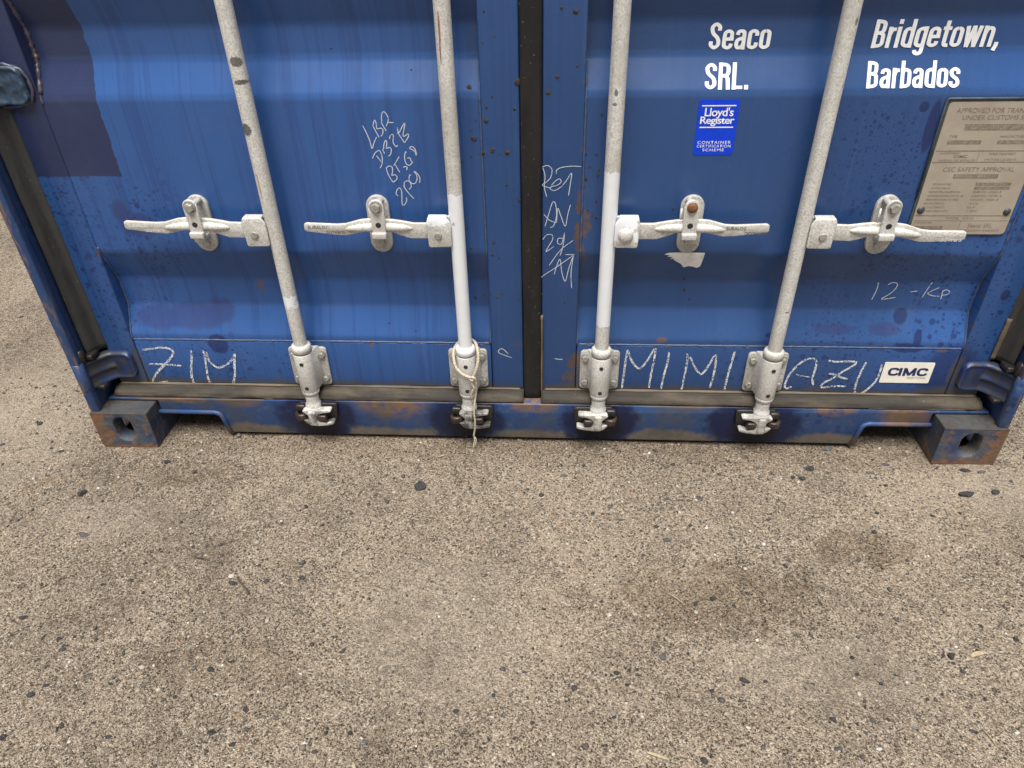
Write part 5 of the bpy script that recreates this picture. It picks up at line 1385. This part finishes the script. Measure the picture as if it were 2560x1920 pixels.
for key, (y, w, strokes) in CHALK.items():
    bm = bmesh.new()
    for i, s in enumerate(strokes):
        ww = w if not (key == 'AZU' and i == 4) else 0.0028
        ribbon(bm, s, y-0.0003-0.00012*(i % 4), ww, i*3.1)
    o = obj('chalk_writing', bm, M_CHALK if w > 0.004 else M_CRAYON, BOX)
    o['label'] = names[key]

# silver tape remnant under the third handle, folded over the panel's crease
tape = [(0.312, 0.5555), (0.322, 0.5600), (0.345, 0.5612), (0.4070, 0.5605), (0.4060, 0.5400), (0.4035, 0.5180), (0.3960, 0.5128), (0.3860, 0.5165), (0.3760, 0.5185), (0.3640, 0.5140), (0.3560, 0.5260), (0.3440, 0.5330), (0.3375, 0.5390), (0.3340, 0.5430), (0.3270, 0.5405), (0.3330, 0.5475), (0.3200, 0.5490), (0.3260, 0.5530)]
bm = bmesh.new()
def clipz(poly, z, above):
    out = []
    for i, a in enumerate(poly):
        b = poly[(i+1) % len(poly)]
        ia, ib = (a[1] >= z) == above, (b[1] >= z) == above
        if ia:
            out.append(a)
        if ia != ib:
            t = (z-a[1])/(b[1]-a[1])
            out.append((a[0]+t*(b[0]-a[0]), z))
    return out
zs = [0.50, 0.541, 0.5490, 0.5530, 0.5565, 0.5600, 0.58]
for a, b in zip(zs, zs[1:]):
    pl = clipz(clipz(tape, a, True), b, False)
    if len(pl) > 2:
        bm.faces.new([bm.verts.new((p[0], py(p[1])-0.0011, p[1])) for p in pl])
bmesh.ops.remove_doubles(bm, verts=bm.verts, dist=0.0001)
o = obj('tape_remnant', bm, M_SILVER, BOX)
o['label'] = 'torn scrap of silver tape below the third handle'

# dried mud clods thrown on the doors
clods = []
for k in range(5):
    bm = bmesh.new()
    bmesh.ops.create_icosphere(bm, subdivisions=2, radius=1.0)
    for v in bm.verts:
        n = 1+0.45*mnoise.noise(v.co*1.6+Vector((k*7, 0, 0)))+0.25*mnoise.noise(v.co*4+Vector((0, k*5, 0)))
        v.co = Vector((v.co.x*n, v.co.y*0.45*n, v.co.z*n*1.2))
    me = bpy.data.meshes.new('mud_clod')
    bm.to_mesh(me)
    bm.free()
    me.materials.append(M_MUD)
    clods.append(me)
for i, (x, z, s_) in enumerate(MUD):
    yy = py(z) if 0.112 < abs(x) < 1.08 else YF
    o = bpy.data.objects.new('mud_clod', clods[i % 5])
    C.objects.link(o)
    o.parent = BOX
    o.location = (x, yy, z)
    r = s_*0.00058
    o.scale = (r, r, r)
    o.rotation_euler = (0, rng.random()*6, 0)

# ------------------------------------------------------------------ rope tied round the second bar
bm = bmesh.new()
def rope(bm, pts, r, pitch=5.5, m=10, fray=0):
    P = smooth_path(pts, m)
    L = [0.0]
    for a, b in zip(P, P[1:]):
        L.append(L[-1]+(b-a).length)
    # even resampling
    n = max(8, int(L[-1]/(r*0.55)))
    Q = []
    j = 0
    for i in range(n+1):
        d = L[-1]*i/n
        while j < len(L)-2 and L[j+1] < d:
            j += 1
        t = (d-L[j])/max(1e-9, L[j+1]-L[j])
        Q.append(P[j].lerp(P[j+1], t))
    for st_ in range(3):
        strand = []
        for i, q in enumerate(Q):
            t = (Q[min(i+1, n)]-Q[max(i-1, 0)]).normalized()
            a = Vector((0, 1, 0)) if abs(t.y) < 0.9 else Vector((1, 0, 0))
            u = t.cross(a).normalized()
            v = t.cross(u)
            an = st_*2*math.pi/3 + L[-1]*i/n/(r*pitch)*2*math.pi
            strand.append(q+(u*math.cos(an)+v*math.sin(an))*r*0.52)
        tube(bm, strand, [r*0.60*(1+0.12*mnoise.noise((i*0.7, st_, 1))) for i in range(n+1)], 6)
rope(bm, [(-0.160, 0.083, 0.318), (-0.190, 0.080, 0.316), (-0.2045, 0.060, 0.303), (-0.2035, 0.038, 0.284), (-0.197, 0.028, 0.267), (-0.183, 0.0225, 0.2525), (-0.166, 0.021, 0.2440), (-0.155, 0.0205, 0.2420)], 0.0037)
rope(bm, [(-0.158, 0.0190, 0.2380), (-0.152, 0.0185, 0.2520), (-0.1445, 0.022, 0.2720), (-0.1400, 0.030, 0.2920), (-0.1415, 0.043, 0.3130), (-0.148, 0.062, 0.3230), (-0.160, 0.083, 0.3200)], 0.0037)
rope(bm, [(-0.163, 0.0170, 0.2450), (-0.155, 0.0130, 0.2490), (-0.149, 0.0150, 0.2430), (-0.151, 0.0190, 0.2360), (-0.158, 0.0160, 0.2340), (-0.160, 0.0140, 0.2400), (-0.153, 0.0120, 0.2400)], 0.0033)
rope(bm, [(-0.158, 0.0170, 0.2360), (-0.1575, 0.0160, 0.2240), (-0.1540, 0.0180, 0.2120), (-0.1580, 0.0200, 0.2000), (-0.1630, 0.0220, 0.1860), (-0.1625, 0.0240, 0.1740)], 0.0031)
rope(bm, [(-0.150, 0.0180, 0.2400), (-0.1475, 0.0200, 0.2250), (-0.1490, 0.0230, 0.2080), (-0.1500, 0.0260, 0.1920), (-0.1525, 0.0250, 0.1740), (-0.1560, 0.0210, 0.1520), (-0.1575, 0.0180, 0.1260), (-0.1565, 0.0175, 0.0980), (-0.1585, 0.0190, 0.0720), (-0.1630, 0.0210, 0.0480)], 0.0023)
rope(bm, [(-0.1630, 0.0210, 0.0480), (-0.1610, 0.0190, 0.0340), (-0.1640, 0.0170, 0.0220), (-0.1650, 0.0150, 0.0120)], 0.0016)
rope(bm, [(-0.1630, 0.0210, 0.0480), (-0.1570, 0.0190, 0.0380), (-0.1580, 0.0170, 0.0270), (-0.1605, 0.0160, 0.0200)], 0.0014)
rp = obj('rope', bm, M_ROPE, smooth=True)
tag(rp, 'frayed twisted rope knotted round the second locking bar, its tail hanging down', 'rope')

# ------------------------------------------------------------------ stones, straw and loose gravel
stone_me = {}
for kd, mt in STONE.items():
    stone_me[kd] = []
    for k in range(4):
        bm = bmesh.new()
        bmesh.ops.create_icosphere(bm, subdivisions=2, radius=1.0)
        sd0 = Vector((k*3.7+ord(kd), k*1.3, 2.0))
        for v in bm.verts:
            n = 1+0.38*mnoise.noise(v.co*1.1+sd0)+0.20*mnoise.noise(v.co*2.7+sd0)
            v.co = v.co*n
        # a few flat facets
        rs_ = random.Random(k*17+ord(kd))
        for j in range(9):
            nrm = Vector((rs_.gauss(0, 1), rs_.gauss(0, 1), rs_.gauss(0.2, 0.9))).normalized()
            cut_ = rs_.uniform(0.50, 0.72)
            for v in bm.verts:
                d = v.co.dot(nrm)-cut_
                if d > 0:
                    v.co -= nrm*d
        me = bpy.data.meshes.new('stone')
        bm.to_mesh(me)
        bm.free()
        me.materials.append(mt)
        stone_me[kd].append(me)
KN = {'d': ('small black asphalt stone lying loose on the gravel', 'black stones on the gravel'), 's': ('slate grey stone half sunk in the gravel', 'slate stones in the gravel'),
      'g': ('pale grey rounded stone on the gravel', 'pale grey stones on the gravel'), 'w': ('small white quartz pebble on the gravel', 'white pebbles on the gravel'),
      'o': ('small orange pebble on the gravel', 'orange pebbles on the gravel'), 't': ('tan clod of earth on the gravel', 'tan clods on the gravel')}
SPECIAL = {}
def near(px, py_):
    return min(range(len(STONES)), key=lambda i: (STONES[i][0]-px)**2+(STONES[i][1]-py_)**2)
KIND = {'d': 'black stone', 's': 'slate grey stone', 'g': 'pale grey stone', 'w': 'white pebble', 'o': 'orange pebble', 't': 'tan earth clod'}
ZONES = ['below the left hinge side', 'below the two left bars', 'below the middle bars', 'below the two right bars', 'below the right hinge side']
ORD = ['first', 'second', 'third', 'fourth', 'fifth', 'sixth', 'seventh', 'eighth', 'ninth', 'tenth', 'eleventh', 'twelfth']
def in_view(x, y):
    d = Vector((x, y, 0))-M.translation
    return 1280+1800*d.dot(rt2)/d.dot(fw), 960-1800*d.dot(up2)/d.dot(fw)
cells = {}
for i, (x, y, w, h, kd) in enumerate(STONES):
    if i in SPECIAL_LABEL:
        continue
    u, v = in_view(x, y)
    zone = sum(u > t for t in (790, 1175, 1500, 1870))
    band = 'near the container' if v < 1290 else ('in the mid ground' if v < 1580 else 'in the foreground')
    cells.setdefault((kd, zone, band), []).append((u, i))
STONE_LABEL = {}
for (kd, zone, band), l in cells.items():
    l.sort()
    for k, (u, i) in enumerate(l):
        STONE_LABEL[i] = f'{KIND[kd]} {band} {ZONES[zone]}' + (f', {ORD[k]} from left' if len(l) > 1 else '')
for i, (x, y, w, h, kd) in enumerate(STONES):
    o = bpy.data.objects.new('stone', stone_me[kd][i % 4])
    C.objects.link(o)
    w, h = w/1000*0.60, max(h, 6)/1000*0.60
    flat = 0.42 if kd in 's' else 0.62
    t = min(w, h)*flat
    o.scale = (w, h, t)
    o.rotation_euler = (rng.uniform(-.15, .15), rng.uniform(-.15, .15), rng.uniform(-.4, .4))
    o.location = (x, y, gz(x, y)+t*0.35)
    lab, grp = KN[kd]
    tag(o, SPECIAL_LABEL.get(i) or STONE_LABEL[i], 'clod' if kd == 't' else ('pebble' if kd in 'wo' else 'stone'), grp)
for i, (x0, y0, x1, y1, w) in enumerate(STRAW):
    bm = bmesh.new()
    a, b = Vector((x0, y0, gz(x0, y0)+0.003)), Vector((x1, y1, gz(x1, y1)+0.003))
    d = (b-a)
    nrm = Vector((-d.y, d.x, 0)).normalized()
    P = [a.lerp(b, k/8)+nrm*d.length*0.05*math.sin(k/8*3.1+i)+Vector((0, 0, 0.002*math.sin(k/8*math.pi))) for k in range(9)]
    twig = i >= 11
    hw = w/1000/2
    if twig:
        tube(bm, P, [hw*(0.6+0.5*rng.random()) for _ in P], 6)
    else:
        for p, q in zip(P, P[1:]):
            pass
        L, Rr = [], []
        for k, p in enumerate(P):
            h_ = hw*(0.35+0.65*math.sin(math.pi*(0.12+0.76*k/8)))
            L.append((bm.verts.new(p+nrm*h_), bm.verts.new(p+nrm*h_-Vector((0, 0, 0.0012)))))
            Rr.append((bm.verts.new(p-nrm*h_), bm.verts.new(p-nrm*h_-Vector((0, 0, 0.0012)))))
        for k in range(8):
            bm.faces.new((L[k][0], L[k+1][0], Rr[k+1][0], Rr[k][0]))
            bm.faces.new((L[k][1], Rr[k][1], Rr[k+1][1], L[k+1][1]))
            bm.faces.new((L[k][0], L[k][1], L[k+1][1], L[k+1][0]))
            bm.faces.new((Rr[k][0], Rr[k+1][0], Rr[k+1][1], Rr[k][1]))
        bm.faces.new((L[0][0], Rr[0][0], Rr[0][1], L[0][1]))
        bm.faces.new((L[8][0], L[8][1], Rr[8][1], Rr[8][0]))
    o = obj('twig' if twig else 'straw', bm, M_TWIG if twig else M_STRAW)
    tag(o, STRAW_LABEL[i], 'twig' if twig else 'straw')

def gravel(n, seed, mean, sig, top, pr, fr):
    """loose grit and pebbles, one mesh"""
    r = np.random.default_rng(seed)
    X = r.uniform(-2.3, 2.3, n)
    Y = r.uniform(-1.15, 0.30, n)
    far = r.random(n) < 0.12
    Y[far] = r.uniform(0.0, 2.0, far.sum())
    X[far] = np.where(r.random(far.sum()) < 0.5, r.uniform(-2.6, -1.24, far.sum()), r.uniform(1.24, 2.6, far.sum()))
    # thick and thin patches
    dens = np.array([0.5+0.9*mnoise.noise((a*fr, b*fr, 5.0))+0.8*mnoise.noise((a*fr*3.1, b*fr*3.1, 8.0)) for a, b in zip(X, Y)])
    keep = r.random(n) < np.clip(dens, 0.10, 1.0)
    inside = (np.abs(X) < 1.225) & (np.abs(X) > 1.05) & (Y > -0.01) & (Y < 0.18)
    keep &= ~inside
    X, Y = X[keep], Y[keep]
    n = len(X)
    S = np.clip(np.exp(r.normal(math.log(mean), sig, n)), 0.0008, top)
    Zg = np.array([gz(a, b) for a, b in zip(X, Y)])
    t = (1+5**0.5)/2
    base = np.array([(-1, t, 0), (1, t, 0), (-1, -t, 0), (1, -t, 0), (0, -1, t), (0, 1, t), (0, -1, -t), (0, 1, -t), (t, 0, -1), (t, 0, 1), (-t, 0, -1), (-t, 0, 1)])/math.sqrt(1+t*t)
    fc = np.array([(0,11,5),(0,5,1),(0,1,7),(0,7,10),(0,10,11),(1,5,9),(5,11,4),(11,10,2),(10,7,6),(7,1,8),(3,9,4),(3,4,2),(3,2,6),(3,6,8),(3,8,9),(4,9,5),(2,4,11),(6,2,10),(8,6,7),(9,8,1)])
    v = base[None]*(1+r.uniform(-0.28, 0.28, (n, 12, 1)))
    v = v*np.stack([S*r.uniform(0.8, 1.5, n), S*r.uniform(0.8, 1.3, n), S*r.uniform(0.5, 0.9, n)], 1)[:, None, :]
    a = r.uniform(0, 6.28, n)
    ca, sa = np.cos(a)[:, None], np.sin(a)[:, None]
    vx = v[..., 0]*ca-v[..., 1]*sa
    vy = v[..., 0]*sa+v[..., 1]*ca
    V = np.stack([vx+X[:, None], vy+Y[:, None], v[..., 2]+(Zg+S*0.1)[:, None]], -1).reshape(-1, 3)
    F = (fc[None]+(np.arange(n)*12)[:, None, None]).reshape(-1, 3)
    me = bpy.data.meshes.new('loose_gravel')
    me.vertices.add(len(V))
    me.vertices.foreach_set('co', V.ravel())
    me.loops.add(F.size)
    me.loops.foreach_set('vertex_index', F.ravel().astype(np.int32))
    me.polygons.add(len(F))
    me.polygons.foreach_set('loop_start', np.arange(0, F.size, 3, dtype=np.int32))
    me.update(calc_edges=True)
    pal = np.array([(0.035, 0.036, 0.038), (0.07, 0.07, 0.07), (0.12, 0.11, 0.10), (0.22, 0.185, 0.145), (0.34, 0.285, 0.22), (0.42, 0.365, 0.30), (0.52, 0.46, 0.38), (0.48, 0.32, 0.22), (0.72, 0.69, 0.63)])
    pr = np.array(pr)
    pk = r.choice(len(pal), n, p=pr/pr.sum())
    colr = pal[pk]*r.uniform(0.8, 1.2, (n, 1))
    at = me.color_attributes.new('Col', 'FLOAT_COLOR', 'POINT')
    cc = np.concatenate([np.repeat(colr, 12, 0), np.ones((n*12, 1))], 1)
    at.data.foreach_set('color', cc.ravel())
    o = obj('loose_gravel', me, M_PEB)
    o['kind'] = 'stuff'
    o['label'] = 'loose grit and small pebbles scattered over the packed ground' if mean < 0.002 else 'coarser dark crumbs of broken asphalt strewn over the packed ground'
    o['category'] = 'gravel'
gravel(80000, 11, 0.00135, 0.50, 0.0055, (0.09, 0.09, 0.10, 0.15, 0.22, 0.18, 0.10, 0.03, 0.04), 2.1)
gravel(8000, 23, 0.0023, 0.45, 0.0070, (0.34, 0.26, 0.14, 0.08, 0.06, 0.05, 0.02, 0.02, 0.03), 3.3)
